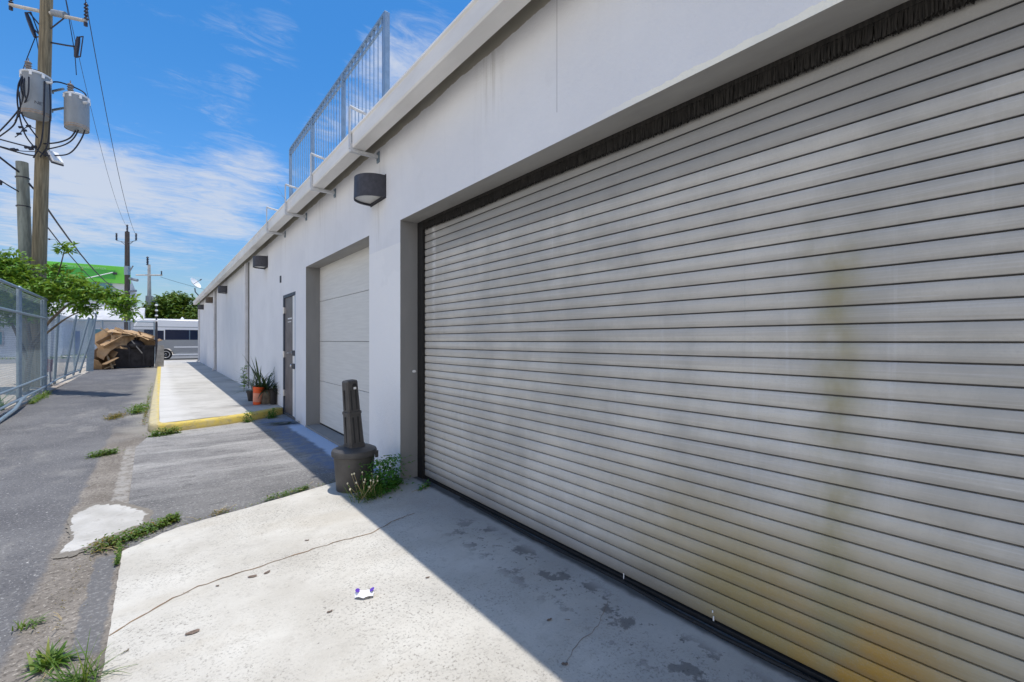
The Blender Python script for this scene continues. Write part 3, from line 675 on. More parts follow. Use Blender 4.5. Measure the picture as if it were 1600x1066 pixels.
# downpipes
for yd in (14.70, 23.55, 32.95):
    zb = walk_z(yd) + 0.02; b = MB()
    b.box(1.955, 2.045, yd - 0.055, yd + 0.055, zb + 0.12, 3.674, 0.008)
    b.prism([(2.045, zb + 0.12), (1.955, zb + 0.12), (1.87, zb + 0.01), (1.90, zb - 0.01), (2.0, zb + 0.02)], yd - 0.055, yd + 0.055, 'y')
    b.box(1.945, 2.046, yd - 0.075, yd + 0.075, 3.10, 3.13); b.box(1.945, 2.046, yd - 0.075, yd + 0.075, 1.2, 1.23)
    local(b, 'downpipe', M['downpipe'])
    if yd < 30:
        b = MB(); b.box(2.03, 2.049, yd - 0.14, yd - 0.075, zb, 3.7); local(b, 'expansion_joint', M['joint'])
# small wall plate
b = MB(); b.box(2.035, 2.052, 10.42, 10.52, 2.72, 2.86, 0.004); local(b, 'wall_plate', M['lamp_body'])

# ---- big roll-up shutter
SX = 2.285
sh = bpy.data.objects.new('roller_shutter', None); col.objects.link(sh); sh.parent = wh; sh.location = (SX - WX, 0, 0); sh.empty_display_size = 0.1
O2 = (SX, 0, 0)
b = MB(); P = 0.0762; prof = []
nsl = 37
for i in range(nsl):
    z = 0.045 + i * P
    if z > 2.80: break
    prof += [(0.016, z), (0.016, z + 0.0040), (0.002, z + 0.0058), (-0.0020, z + 0.014), (-0.0050, z + 0.034), (-0.0050, z + 0.050), (-0.0020, z + 0.066), (0.003, z + P - 0.0012)]
prev = None
ys = [-1.56, 0.5, 2.5, 4.50]
for (x, z) in prof:
    cur = [b.bm.verts.new((SX + x, yy, z)) for yy in ys]
    if prev:
        for k in range(len(ys) - 1): b.bm.faces.new((prev[k], prev[k + 1], cur[k + 1], cur[k]))
    prev = cur
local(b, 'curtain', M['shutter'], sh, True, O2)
b = MB(); b.box(SX - 0.012, SX + 0.02, -1.54, 3.62, -0.01, 0.043, 0.004); b.box(SX - 0.008, SX + 0.02, 3.62, 4.5, 0.012, 0.043)
local(b, 'bottom_bar', M['black'], sh, False, O2)
b = MB()
b.box(SX - 0.035, SX - 0.008, 4.44, 4.559, 0.016, 2.789); b.box(SX + 0.02, SX + 0.05, 4.44, 4.559, 0.016, 2.789); b.box(SX - 0.008, SX + 0.02, 4.53, 4.559, 0.016, 2.789)
local(b, 'guide_rail', M['black'], sh, False, O2)
b = MB()
b.box(SX - 0.035, SX - 0.008, -1.539, -1.42, 0.016, 2.789); b.box(SX - 0.008, SX + 0.02, -1.539, -1.5, 0.016, 2.789)
local(b, 'guide_rail', M['black'], sh, False, O2)
b = MB(); rnd = random.Random(4)
b.box(SX - 0.04, SX - 0.018, -1.4, 4.44, 2.765, 2.789)
yy = -1.4
while yy < 4.43:
    for L in range(3):
        w = rnd.uniform(0.003, 0.0075); x = SX - 0.036 + 0.012 * L + rnd.uniform(-.003, .003)
        zb = 2.692 + rnd.uniform(-0.007, 0.007) + 0.006 * math.sin(yy * 3.1); tilt = rnd.uniform(-0.006, 0.006)
        b.face([(x, yy, 2.768), (x, yy + w, 2.768), (x - 0.004, yy + w * 0.9 + tilt, zb), (x - 0.004, yy + tilt, zb + rnd.uniform(-.006, .006))])
    yy += 0.0042
local(b, 'brush_seal', M['bristle'], sh, False, O2)
b = MB(); pts = []; yy = -1.5; rnd = random.Random(9)
while yy <= 3.75:
    pts.append((SX - 0.045 + 0.014 * math.sin(yy * 4.1) + rnd.uniform(-.005, .005), yy, 0.024)); yy += 0.12
b.tube(pts, 0.011, 6); local(b, 'rubber_seal', M['black'], sh, True, O2)

for (y, z, h) in ((1.79, 0.03, 0.035), (1.22, 0.09, 0.012), (1.215, 0.05, 0.024), (4.05, 0.30, 0.01), (3.98, 0.29, 0.008)):
    b = MB(); b.box(SX - 0.0125, SX - 0.0085, y - 0.003, y + 0.003, z, z + h, 0.001); local(b, 'paint_drip', M['white'], sh, False, O2)
b = MB(); b.lathe([(0.0, 0), (0.016, 0.001), (0.014, 0.004), (0, 0.005)], 7, Matrix.Translation((WX + 0.16, 4.56, 1.17)) @ Matrix.Rotation(R(90), 4, 'X') @ Matrix.Diagonal((1.5, 1, 1, 1))); local(b, 'paint_spot', M['white'])

# ---- sectional garage door
gd = bpy.data.objects.new('garage_door', None); col.objects.link(gd); gd.parent = wh; gd.location = (0.235, 0, 0); gd.empty_display_size = 0.1
GX = WX + 0.235
zs = [0.038, 0.80, 1.497, 2.20, 2.80]
for z0, z1 in zip(zs, zs[1:]):
    b = MB(); b.box(GX - 0.002, GX + 0.04, 5.44, 8.47, z0, z1 - 0.007, 0.002); local(b, 'door_panel', M['panel_door'], gd, False, (GX, 0, 0))
b = MB(); b.box(GX + 0.02, GX + 0.05, 5.40, 8.5, 0.03, 2.85); local(b, 'backing', M['joint'], gd, False, (GX, 0, 0))
b = MB(); b.box(GX - 0.006, GX + 0.03, 5.462, 8.448, 0.0355, 0.058); local(b, 'bottom_seal', M['black'], gd, False, (GX, 0, 0))

# ---- man door
md = bpy.data.objects.new('entry_door', None); col.objects.link(md); md.parent = wh; md.location = (0, 9.7, 0.0); md.empty_display_size = 0.1
OD = (WX, 9.7, 0)
b = MB()
b.box(WX - 0.004, WX + 0.13, 10.16, 10.249, 0.0, 2.429); b.box(WX - 0.004, WX + 0.13, 9.201, 10.16, 2.37, 2.429)
local(b, 'frame', M['door_frame'], md, False, OD)
b = MB(); b.box(WX + 0.004, WX + 0.14, 9.201, 9.29, 0.0, 2.37); local(b, 'jamb', M['door_pale'], md, False, OD)
b = MB(); b.box(WX + 0.016, WX + 0.06, 9.49, 10.155, 0.06, 2.365, 0.002); lf = local(b, 'leaf', M['door_leaf'], md, False, OD)
b = MB(); b.box(WX + 0.012, WX + 0.06, 9.292, 9.486, 0.06, 2.365, 0.002); local(b, 'side_panel', M['white'], md, False, OD)
b = MB(); b.box(WX, WX + 0.14, 9.20, 10.25, -0.04, 0.055); local(b, 'threshold', M['joint'], md, False, OD)
for z in (0.45, 1.23, 2.12):
    b = MB(); b.box(WX - 0.012, WX + 0.015, 10.10, 10.20, z - 0.06, z + 0.06); b.tube([(WX - 0.012, 10.15, z - 0.065), (WX - 0.012, 10.15, z + 0.065)], 0.012, 8)
    local(b, 'hinge', M['chrome'], md, False, OD)
b = MB(); b.lathe([(0.03, 0), (0.03, 0.012), (0.012, 0.014), (0.012, 0.06)], 16, Matrix.Translation((WX + 0.016, 9.58, 1.27)) @ Matrix.Rotation(R(-90), 4, 'Y'))
b.tube([(WX - 0.042, 9.58, 1.27), (WX - 0.044, 9.64, 1.268), (WX - 0.038, 9.70, 1.262)], 0.011, 8); local(b, 'lever_handle', M['chrome'], md, True, OD)
b = MB(); b.lathe([(0.034, 0), (0.034, 0.018), (0.02, 0.03)], 16, Matrix.Translation((WX + 0.016, 9.58, 1.02)) @ Matrix.Rotation(R(-90), 4, 'Y')); local(b, 'deadbolt', M['chrome'], md, True, OD)
for z in (1.27, 1.02):
    b = MB(); b.box(WX - 0.006, WX + 0.0115, 9.26, 9.47, z - 0.05, z + 0.05, 0.003); local(b, 'latch_plate', M['lamp_body'], md, False, OD)
b = MB(); b.box(WX + 0.0135, WX + 0.0156, 9.56, 9.90, 1.93, 1.955); b.box(WX + 0.0135, WX + 0.0156, 9.62, 9.90, 1.87, 1.885); local(b, 'sticker', M['white'], md, False, OD)

# ------------------------------------------------------------------ wall lamps
def make_lamp(lens_m, body_m, label):
    t = thing('wall_lamp', label, 'wall lamp', (WX, 5.17, 3.13), group='half round lamps along the warehouse wall')
    w, d, h, th = 0.23, 0.275, 0.25, 0.028
    out = [(-d * math.sin(a) ** 0.8 if math.sin(a) > 1e-6 else 0, -w * math.cos(a)) for a in [i * math.pi / 20 for i in range(21)]]
    inn = [(x * (d - th) / d, y * (w - th) / w) for x, y in out]
    b = MB(); n = len(out)
    lo = [b.bm.verts.new((x, y, 0)) for x, y in out]; hi = [b.bm.verts.new((x * 0.985, y * 0.985, h)) for x, y in out]
    il = [b.bm.verts.new((x - 0.02, y, 0)) for x, y in inn]; ih = [b.bm.verts.new((x - 0.02, y, 0.05)) for x, y in inn]
    for i in range(n - 1):
        b.bm.faces.new((lo[i], lo[i + 1], hi[i + 1], hi[i])); b.bm.faces.new((lo[i], il[i], il[i + 1], lo[i + 1])); b.bm.faces.new((il[i], ih[i], ih[i + 1], il[i + 1]))
    b.bm.faces.new(hi); b.bm.faces.new((lo[0], lo[-1], il[-1], il[0])); b.bm.faces.new((lo[0], lo[-1], hi[-1], hi[0])); b.bm.faces.new((il[0], il[-1], ih[-1], ih[0]))
    b.build('housing', body_m, t, True)
    b = MB(); b.prism([(x - 0.021, y) for x, y in inn], 0.022, 0.04); b.build('lens', lens_m, t)
    b = MB(); b.box(-0.006, 0.0, -w * 1.02, w * 1.02, -0.01, h + 0.01); b.build('back_plate', body_m, t)
    return t
lamp0 = make_lamp(M['lamp_lens'], M['lamp_body'], 'charcoal half round wall lamp with pale lens, largest in view, left of the roller shutter')
for (y, z, lab) in ((12.1, 3.23, 'charcoal half round wall lamp between the entry door and the first downpipe'),
                    (19.8, 3.27, 'dark half round wall lamp between the two downpipes'),
                    (30.3, 3.25, 'small dark wall lamp at the far corner of the warehouse')):
    dup(lamp0, (WX, y, z), label=lab)
lb = make_lamp(M['lamp_lens'], M['lamp_brown'], 'bronze brown wall lamp just beyond the farther downpipe'); lb.location = (WX, 25.2, 3.27)

# ------------------------------------------------------------------ roof railing and gutter brackets
rl = thing('roof_railing', 'pale blue steel railing of thin bars standing along the roof edge', 'railing', (1.97, 4.74, 3.93))
OR = (1.97, 4.74, 3.93); Y0, Y1, ZT = 4.74, 9.22, 5.06
for i, yp in enumerate((4.74, 6.18, 7.70, 9.22)):
    b = MB(); b.box(1.945, 1.995, yp - (0.035 if i == 0 else 0.02), yp + (0.035 if i == 0 else 0.02), 3.93, ZT, 0.004); b.box(1.935, 2.04, yp - 0.06, yp + 0.06, 3.961, 3.969)
    local(b, 'post', M['rail_blue'], rl, False, OR)
b = MB(); b.box(1.95, 1.99, Y0, Y1, ZT + 0.001, ZT + 0.03, 0.004); local(b, 'top_rail', M['rail_blue'], rl, False, OR)
b = MB(); b.box(1.957, 1.983, Y0 + 0.036, Y1 - 0.021, ZT - 0.10, ZT - 0.08); local(b, 'lower_rail', M['rail_blue'], rl, False, OR)
b = MB(); b.box(1.957, 1.983, Y0 + 0.036, Y1 - 0.021, 4.03, 4.05); local(b, 'foot_rail', M['rail_blue'], rl, False, OR)
b = MB(); k = 0; yy = Y0 + 0.11
bal = []
while yy < Y1 - 0.05:
    bal.append(yy); yy += 0.125
for yy in bal:
    bb = MB(); bb.box(1.966, 1.974, yy - 0.004, yy + 0.004, 4.051, ZT - 0.101); bb.box(1.96, 1.98, yy - 0.013, yy + 0.013, ZT - 0.079, ZT - 0.0)
    local(bb, 'bar', M['rail_blue'], rl, False, OR)
b.bm.free()
def make_bracket():
    t = thing('gutter_bracket', 'white metal bracket looped round the gutter, nearest and largest, above the nearest wall lamp', 'bracket', (WX, 5.16, 3.65), group='metal brackets looped round the gutter')
    b = MB(); b.box(-0.012, 0, -0.035, 0.035, -0.065, 0.06, 0.002); b.lathe([(0.012, 0), (0.012, 0.012)], 8, Matrix.Translation((-0.012, 0, -0.04)) @ Matrix.Rotation(R(-90), 4, 'Y')); b.build('wall_plate', M['galv'], t)
    b = MB(); b.box(-0.335, -0.013, -0.022, 0.022, -0.02, 0.018, 0.003); b.build('arm', M['bracket'], t)
    b = MB(); b.box(-0.343, -0.331, -0.022, 0.022, 0.0185, 0.49); b.build('upright', M['bracket'], t)
    b = MB(); b.tube([(-0.335, 0, 0.492), (-0.25, 0, 0.475), (-0.15, 0, 0.462), (-0.07, 0, 0.462)], 0.018, 8); b.box(-0.09, -0.07, -0.03, 0.03, 0.25, 0.47); b.build('hook', M['bracket'], t)
    b = MB(); b.box(-0.331, -0.25, -0.023, -0.019, 0.019, 0.075); b.build('gusset', M['bracket'], t)
    return t
br0 = make_bracket()
for y, lab in ((6.80, 'white metal gutter bracket second from the camera along the railing'), (8.40, 'white metal gutter bracket at the far end of the roof railing'),
               (10.05, 'small white gutter bracket beyond the railing, farthest along the gutter')):
    dup(br0, (WX, y, 3.65), label=lab)

# rooftop dish and vent box at the far corner
t = thing('satellite_dish', 'white satellite dish on a bent arm at the far roof corner', 'satellite dish', (2.16, 32.3, 3.96))
b = MB(); b.tube([(0, 0, 0), (-0.2, -0.05, 0.18), (-0.38, -0.08, 0.40), (-0.40, -0.08, 0.62)], 0.03, 8); b.box(-0.09, 0.09, -0.08, 0.08, 0.0, 0.02); b.build('arm', M['lamp_body'], t, True)
Md = Matrix.Translation((-0.42, -0.05, 0.86)) @ Matrix.Rotation(R(50), 4, 'Y') @ Matrix.Rotation(R(28), 4, 'X') @ Matrix.Scale(0.86, 4)
b = MB(); b.lathe([(0.001, 0.0), (0.16, 0.02), (0.30, 0.07), (0.40, 0.13), (0.41, 0.125), (0.31, 0.05), (0.16, 0.0), (0.001, -0.02)], 28, Md); b.build('reflector', M['white'], t, True)
b = MB(); b.tube([tuple(Md @ Vector((0, -0.36, 0.1))), tuple(Md @ Vector((0, -0.22, 0.36))), tuple(Md @ Vector((0, -0.04, 0.50)))], 0.014, 6); b.lathe([(0.04, 0), (0.03, 0.12)], 10, Md @ Matrix.Translation((0, -0.03, 0.46))); b.build('feed_horn', M['lamp_body'], t)
t = thing('roof_vent', 'dark louvred vent box on the roof beside the satellite dish', 'vent', (2.30, 30.4, 3.96))
b = MB(); b.box(-0.2, 0.2, -0.2, 0.2, 0, 0.32, 0.01); b.build('body', M['lamp_body'], t)
b = MB(); b.prism([(-0.26, 0.321), (0.26, 0.321), (0.18, 0.40), (-0.18, 0.40)], -0.25, 0.25, 'y'); b.build('cap', M['lamp_body'], t)

# ------------------------------------------------------------------ cigarette urn
t = thing('ash_urn', 'grey plastic cigarette urn with a tall tilted neck beside the roller shutter', 'ash urn', (1.575, 4.60, 0.008), (0, 0, R(20)))
b = MB(); b.lathe([(0.0, 0), (0.165, 0.0), (0.172, 0.01), (0.196, 0.33), (0.199, 0.36)], 40); b.build('bucket', M['urn'], t, True)
b = MB(); b.lathe([(0.205, 0.345), (0.218, 0.352), (0.219, 0.385), (0.212, 0.405), (0.17, 0.425), (0.10, 0.432), (0.0, 0.434)], 40); b.lathe([(0.24, 0), (0.24, 0.012), (0.2, 0.02)], 40) if False else None
b.build('lid', M['urn'], t, True)
for a in (0,):
    b = MB(); Mr = Matrix.Rotation(R(a - 45), 4, 'Z'); b.box(0.20, 0.232, -0.025, 0.025, 0.31, 0.375, 0.006, Mr); b.build('clip', M['urn'], t)
Mt = Matrix.Translation((0, 0, 0.43)) @ Matrix.Rotation(R(-5.0), 4, 'Y') @ Matrix.Rotation(R(-12), 4, 'Z') @ Matrix.Diagonal((0.9, 0.9, 1.0, 1.0))
def frust(b, w0, d0, w1, d1, z0, z1, Mx, c=0.25):
    def ring(w, d, z):
        k = c * min(w, d)
        return [b.bm.verts.new(Mx @ Vector(p)) for p in ((-w + k, -d, z), (w - k, -d, z), (w, -d + k, z), (w, d - k, z), (w - k, d, z), (-w + k, d, z), (-w, d - k, z), (-w, -d + k, z))]
    a, e = ring(w0, d0, z0), ring(w1, d1, z1)
    for i in range(8): b.bm.faces.new((a[i], a[(i + 1) % 8], e[(i + 1) % 8], e[i]))
    b.bm.faces.new(a[::-1]); b.bm.faces.new(e)
b = MB(); frust(b, 0.098, 0.092, 0.092, 0.086, -0.012, 0.03, Mt); frust(b, 0.088, 0.080, 0.079, 0.072, 0.0305, 0.335, Mt); frust(b, 0.086, 0.079, 0.084, 0.077, 0.3355, 0.36, Mt); frust(b, 0.074, 0.068, 0.068, 0.063, 0.3605, 0.655, Mt); frust(b, 0.068, 0.063, 0.060, 0.055, 0.6555, 0.672, Mt)
b.build('neck', M['urn'], t)
b = MB()
for (w, z0, z1, d) in ((0.012, 0.05, 0.31, 0.079), (0.010, 0.38, 0.58, 0.0685)):
    for sx in (-0.028, 0.028): b.box(sx - w / 2, sx + w / 2, -d - 0.003, -d + 0.006, z0, z1, 0, Mt)
    b.box(-d - 0.011, -d + 0.002, -w / 2, w / 2, z0, z1, 0, Mt)
b.build('groove', M['urn_dark'], t)
b = MB(); b.lathe([(0.026, 0.0), (0.026, 0.004), (0.018, 0.005)], 16, Mt @ Matrix.Translation((0.02, -0.0645, 0.618)) @ Matrix.Rotation(R(90), 4, 'X')); b.build('ash_hole', M['urn_dark'], t)
b = MB(); b.box(0.006, 0.036, -0.0715, -0.0655, 0.585, 0.607, 0.002, Mt); b.build('hole_lip', M['white'], t)

# ------------------------------------------------------------------ plants
def leaf_quad(b, p, d, up, L, w, fold=0.25, droop=0.2):
    """a leaf of two halves folded along the midrib"""
    d = d.normalized(); s = d.cross(up)
    if s.length < 1e-4: s = Vector((1, 0, 0))
    s.normalize(); n = s.cross(d)
    m1 = p + d * L * 0.5 + n * 0.0; tip = p + d * L - n * L * droop
    a = p + d * L * 0.42 + s * w * 0.5 + n * w * fold; c = p + d * L * 0.42 - s * w * 0.5 + n * w * fold
    vp, va, vm, vc, vt = [b.bm.verts.new(v) for v in (p, a, m1, c, tip)]
    b.bm.faces.new((vp, va, vm)); b.bm.faces.new((va, vt, vm)); b.bm.faces.new((vp, vm, vc)); b.bm.faces.new((vm, vt, vc))
def blade(b, p, d, L, w, droop, seg=4):
    d = d.normalized(); s = d.cross(Vector((0, 0, 1)))
    s = s.normalized() if s.length > 1e-3 else Vector((1, 0, 0)); prev = None; q = Vector(p)
    for i in range(seg + 1):
        ww = w * (1 - (i / seg) ** 1.6) * 0.5 + 0.0004
        cur = [b.bm.verts.new(q + s * ww), b.bm.verts.new(q - s * ww)]
        if prev: b.bm.faces.new((prev[0], prev[1], cur[1], cur[0]))
        prev = cur; q = q + d * (L / seg); d = (d + Vector((0, 0, -droop / seg))).normalized()
def rdir(rnd, zmin=-0.3, zmax=1.0):
    a = rnd.uniform(0, 2 * math.pi); z = rnd.uniform(zmin, zmax); r = math.sqrt(max(0, 1 - z * z)); return Vector((r * math.cos(a), r * math.sin(a), z))

def creeping(name, label, poly, n, m, z=0.02, L=(0.02, 0.05), h=0.05, seed=1, cat='weeds', m2=None, frac2=0.0, stalks=0, grp=None):
    """low leafy weeds scattered along a line or patch"""
    rnd = random.Random(seed); o0 = Vector((sum(p[0] for p in poly) / len(poly), sum(p[1] for p in poly) / len(poly), z))
    t = thing(name, label, cat, tuple(o0), group=grp)
    bs = [MB(), MB()]
    for i in range(int(n * 1.9)):
        k = rnd.randrange(len(poly) - 1); a, c = poly[k], poly[k + 1]; f = rnd.random()
        w = a[2] * (1 - f) + c[2] * f
        p = Vector((a[0] + (c[0] - a[0]) * f + rnd.gauss(0, w * 0.55) * rnd.uniform(0.3, 1.5), a[1] + (c[1] - a[1]) * f + rnd.gauss(0, w * 0.55) * rnd.uniform(0.3, 1.5), rnd.random() ** 2.2 * h)) - Vector((o0.x, o0.y, 0))
        b = bs[1] if rnd.random() < frac2 * (1.6 if f < 0.5 and k == 0 else 0.6) else bs[0]
        d = rdir(rnd, -0.1, 0.9)
        l = rnd.uniform(*L) * 0.68
        leaf_quad(b, p, d, Vector((0, 0, 1)), l, l * rnd.uniform(0.4, 0.65))
    bs[0].build('leaves', m, t)
    if m2: bs[1].build('dry_leaves', m2, t)
    else: bs[1].bm.free()
    for i in range(5):
        b = MB(); k = rnd.randrange(len(poly) - 1); a, c = poly[k], poly[k + 1]; f = rnd.random()
        p = Vector((a[0] + (c[0] - a[0]) * f, a[1] + (c[1] - a[1]) * f, 0.003)) - Vector((o0.x, o0.y, 0)); q = p + rdir(rnd, 0, 0.4) * rnd.uniform(0.05, 0.13)
        b.tube([p, p.lerp(q, 0.5) + Vector((0, 0, 0.01)), q], 0.0016, 4); b.build('stem', M['dry_stem'], t)
    return t
def tuft(name, label, x, y, z, n, L, w, m, seed=1, droop=0.6, heads=0, spread=0.02, cat='weeds'):
    rnd = random.Random(seed); t = thing(name, label, cat, (x, y, z)); b = MB()
    for i in range(n):
        blade(b, Vector((rnd.gauss(0, spread), rnd.gauss(0, spread), 0)), rdir(rnd, 0.25, 0.95), rnd.uniform(0.5, 1) * L, w, rnd.uniform(0.3, 1) * droop)
    b.build('blades', m, t)
    if heads:
        b = MB(); c = MB()
        for i in range(heads):
            p = Vector((rnd.gauss(0, spread * 1.2), rnd.gauss(0, spread * 1.2), 0)); q = p + rdir(rnd, 0.75, 0.98) * L * rnd.uniform(0.7, 1.25)
            b.tube([p, p.lerp(q, 0.5) + Vector((rnd.gauss(0, .006), rnd.gauss(0, .006), 0)), q], 0.0018, 4)
            c.lathe([(0.001, 0), (0.008, 0.005), (0.007, 0.016), (0.001, 0.02)], 6, Matrix.Translation(q))
        b.build('stalks', M['dry_stem'], t); c.build('seed_heads', M['seed'], t)
    return t
creeping('weed_patch', 'mat of green and browning weeds at the left corner of the pale slab', [(-0.34, 4.36, 0.07), (-0.16, 4.48, 0.08), (0.02, 4.62, 0.06), (0.14, 4.70, 0.03)], 900, M['weed'], 0.012, (0.018, 0.05), 0.055, 2, m2=M['weed_dry'], frac2=0.32)
creeping('weed_patch', 'narrow line of weeds down the left edge of the pale slab', [(-0.21, 4.35, 0.02), (-0.205, 4.12, 0.012), (-0.21, 4.0, 0.006)], 130, M['weed'], 0.008, (0.015, 0.035), 0.04, 3)
creeping('weed_patch', 'low weeds in the joint between pale slab and dark paving', [(0.80, 4.74, 0.03), (0.98, 4.80, 0.04), (1.12, 4.845, 0.03), (1.2, 4.87, 0.015)], 260, M['weed'], 0.018, (0.018, 0.04), 0.035, 4)
creeping('weed_patch', 'tiny brownish weeds in the slab joint nearer the mortar patch', [(0.36, 4.61, 0.02), (0.5, 4.66, 0.02)], 70, M['weed_dry'], 0.018, (0.015, 0.03), 0.03, 5)
creeping('weed_patch', 'leafy bright green weeds between the urn and the shutter jamb', [(1.62, 4.30, 0.10), (1.78, 4.36, 0.12), (1.98, 4.50, 0.10)], 700, M['weed_dark'], 0.018, (0.04, 0.085), 0.30, 6)
creeping('weed_patch', 'small dark weeds at the foot of the shutter guide', [(2.06, 4.12, 0.03), (2.2, 4.2, 0.03)], 60, M['weed_dark'], 0.018, (0.025, 0.05), 0.05, 7)
tuft('grass_tuft', 'grass with pale seed heads growing in front of the urn', 1.56, 4.24, 0.018, 130, 0.20, 0.007, M['weed'], 8, 0.8, 16, 0.055)
creeping('weed_patch', 'green weeds at the rounded corner of the yellow kerb', [(-0.05, 9.05, 0.08), (0.10, 9.1, 0.08), (0.27, 9.18, 0.05)], 420, M['weed'], 0.008, (0.03, 0.07), 0.10, 9)
creeping('weed_patch', 'patch of weeds on the silty gutter strip short of the kerb', [(-0.66, 7.95, 0.06), (-0.55, 8.0, 0.07), (-0.43, 8.05, 0.05)], 300, M['weed'], 0.006, (0.03, 0.06), 0.06, 10)
creeping('weed_patch', 'weeds growing beside the long faded kerb', [(-0.34, 11.9, 0.12), (-0.25, 12.8, 0.14)], 380, M['weed'], 0.03, (0.04, 0.09), 0.12, 11)
creeping('weed_patch', 'dry weeds on the alley before the faded kerb', [(-0.68, 11.4, 0.12), (-0.55, 12.0, 0.12)], 160, M['weed_dry'], 0.02, (0.04, 0.08), 0.06, 12)
creeping('weed_patch', 'small weed against the sunlit yellow kerb end', [(1.28, 9.58, 0.05), (1.38, 9.62, 0.05)], 130, M['weed_dark'], 0.008, (0.04, 0.07), 0.20, 13)
creeping('weed_patch', 'small weed against the shaded yellow kerb end', [(1.70, 9.78, 0.05), (1.84, 9.88, 0.05)], 130, M['weed_dark'], 0.008, (0.04, 0.08), 0.16, 14)
creeping('weed_patch', 'weeds along the foot of the chain link fence', [(-2.27, 15.0, 0.08), (-2.3, 17.5, 0.10)], 420, M['weed'], 0.05, (0.04, 0.09), 0.12, 15)
creeping('weed_sprouts', 'sparse tiny sprouts and dead bits along the foot of the long faded kerb', [(-0.17, 10.2, 0.03), (-0.16, 14.0, 0.05), (-0.10, 19.0, 0.06), (-0.02, 26.0, 0.06)], 420, M['weed'], 0.03, (0.03, 0.07), 0.07, 81, m2=M['weed_dry'], frac2=0.5)
creeping('weed_sprouts', 'sparse sprouts and leaf crumbs strung along the dark joint of the pale slab', [(0.02, 4.5, 0.015), (0.8, 4.735, 0.012), (1.5, 4.94, 0.02)], 110, M['weed'], 0.012, (0.012, 0.03), 0.025, 82, m2=M['weed_dry'], frac2=0.5)
creeping('leaf_litter', 'thin scatter of dead leaf crumbs on the silty gutter strip', [(-0.4, 2.7, 0.14), (-0.4, 4.3, 0.14)], 60, M['weed_dry'], 0.004, (0.008, 0.022), 0.006, 83, 'leaf litter')
tuft('grass_tuft', 'dark green dandelion-like weed on the silty gutter strip at lower left', -0.39, 2.98, 0.006, 60, 0.13, 0.018, M['weed'], 16, 1.1, 0, 0.02)
tuft('grass_tuft', 'yellow green grass tuft by the slab edge at lower left', -0.265, 2.73, 0.006, 70, 0.22, 0.005, M['weed'], 17, 1.0, 0, 0.03)
tuft('grass_tuft', 'small sprig of grass at the asphalt edge', -0.53, 3.44, 0.006, 36, 0.07, 0.006, M['weed'], 18, 1.0, 0, 0.025)
tuft('dry_weed', 'bare dry twigs sprouting from the roof edge at the far railing post', 2.02, 9.1, 3.965, 26, 0.55, 0.012, M['door_leaf'], 19, 0.4, 0, 0.08, 'plant')

# potted plants on the sidewalk
def pot(b, r0, r1, h, rim=0.012):
    b.lathe([(r0, 0), (r1, h - 0.05), (r1 + rim, h - 0.05), (r1 + rim, h), (r1 - 0.008, h), (r1 - 0.012, h - 0.03)], 24)
def spiky(t, n, L, w, z, m, seed, spread=0.05, droop=0.5, zmin=0.35, name='foliage'):
    rnd = random.Random(seed); b = MB()
    for i in range(n):
        blade(b, Vector((rnd.gauss(0, spread), rnd.gauss(0, spread), z)), rdir(rnd, zmin, 0.97), rnd.uniform(0.55, 1) * L, w, rnd.uniform(0.1, 1) * droop, 5)
    b.build(name, m, t)
zp = walk_z(11.2)
t = thing('potted_plant', 'tall orange plastic pot with a sparse spiky plant', 'potted plant', (1.69, 11.03, zp), (R(2), R(5), 0))
b = MB(); pot(b, 0.072, 0.10, 0.38, 0.008); b.build('pot', M['orange'], t, True)
b = MB(); b.lathe([(0.0785, 0.06), (0.0945, 0.25)], 24, None, False); ob = b.build('faded_band', M['orange_faded'], t, True)
b = MB(); b.lathe([(0.088, 0.34), (0.0, 0.355)], 16, None, False); b.build('soil', M['soil'], t)
spiky(t, 18, 0.7, 0.04, 0.34, M['blade'], 21, 0.03, 0.8, 0.0)
t = thing('potted_plant', 'wide mossy clay pot full of dark spiky leaves', 'potted plant', (1.88, 11.10, zp))
b = MB(); pot(b, 0.13, 0.155, 0.31); b.build('pot', M['clay'], t, True)
b = MB(); b.lathe([(0.145, 0.27), (0.0, 0.31)], 16, None, False); b.build('soil', M['soil'], t)
spiky(t, 60, 1.0, 0.05, 0.27, M['blade'], 22, 0.06, 0.7, 0.05)
t = thing('potted_plant', 'black nursery pot with drooping leaves against the wall', 'potted plant', (1.975, 10.84, zp))
b = MB(); pot(b, 0.055, 0.068, 0.34); b.build('pot', M['pot_dark'], t, True)
b = MB(); b.lathe([(0.06, 0.30), (0.0, 0.31)], 16, None, False); b.build('soil', M['soil'], t)
spiky(t, 9, 0.45, 0.03, 0.3, M['blade'], 23, 0.03, 1.0)
t = thing('potted_plant', 'small black pot behind the orange one with bleached fallen leaves', 'potted plant', (1.72, 11.75, zp))
b = MB(); pot(b, 0.09, 0.12, 0.24); b.build('pot', M['pot_dark'], t, True)
spiky(t, 14, 0.62, 0.05, 0.2, M['blade_pale'], 24, 0.03, 0.6, 0.05, 'bleached_leaves')
t = thing('climbing_weed', 'thin dark leafy vine growing up beside the first downpipe', 'plant', (1.83, 13.9, walk_z(13.9)))
rnd = random.Random(25); b = MB(); st = MB()
pts = [(0, 0, 0), (0.02, 0.02, 0.2), (-0.02, -0.02, 0.45), (0.02, 0.0, 0.66)]
st.tube(pts, 0.006, 5); st.build('stem', M['bark'], t)
for i in range(60):
    z = rnd.uniform(0.12, 0.68); leaf_quad(b, Vector((rnd.gauss(0, .03), rnd.gauss(0, .03), z)), rdir(rnd, -0.2, 0.6), Vector((0, 0, 1)), 0.1, 0.06)
b.build('leaves', M['leaf'], t)
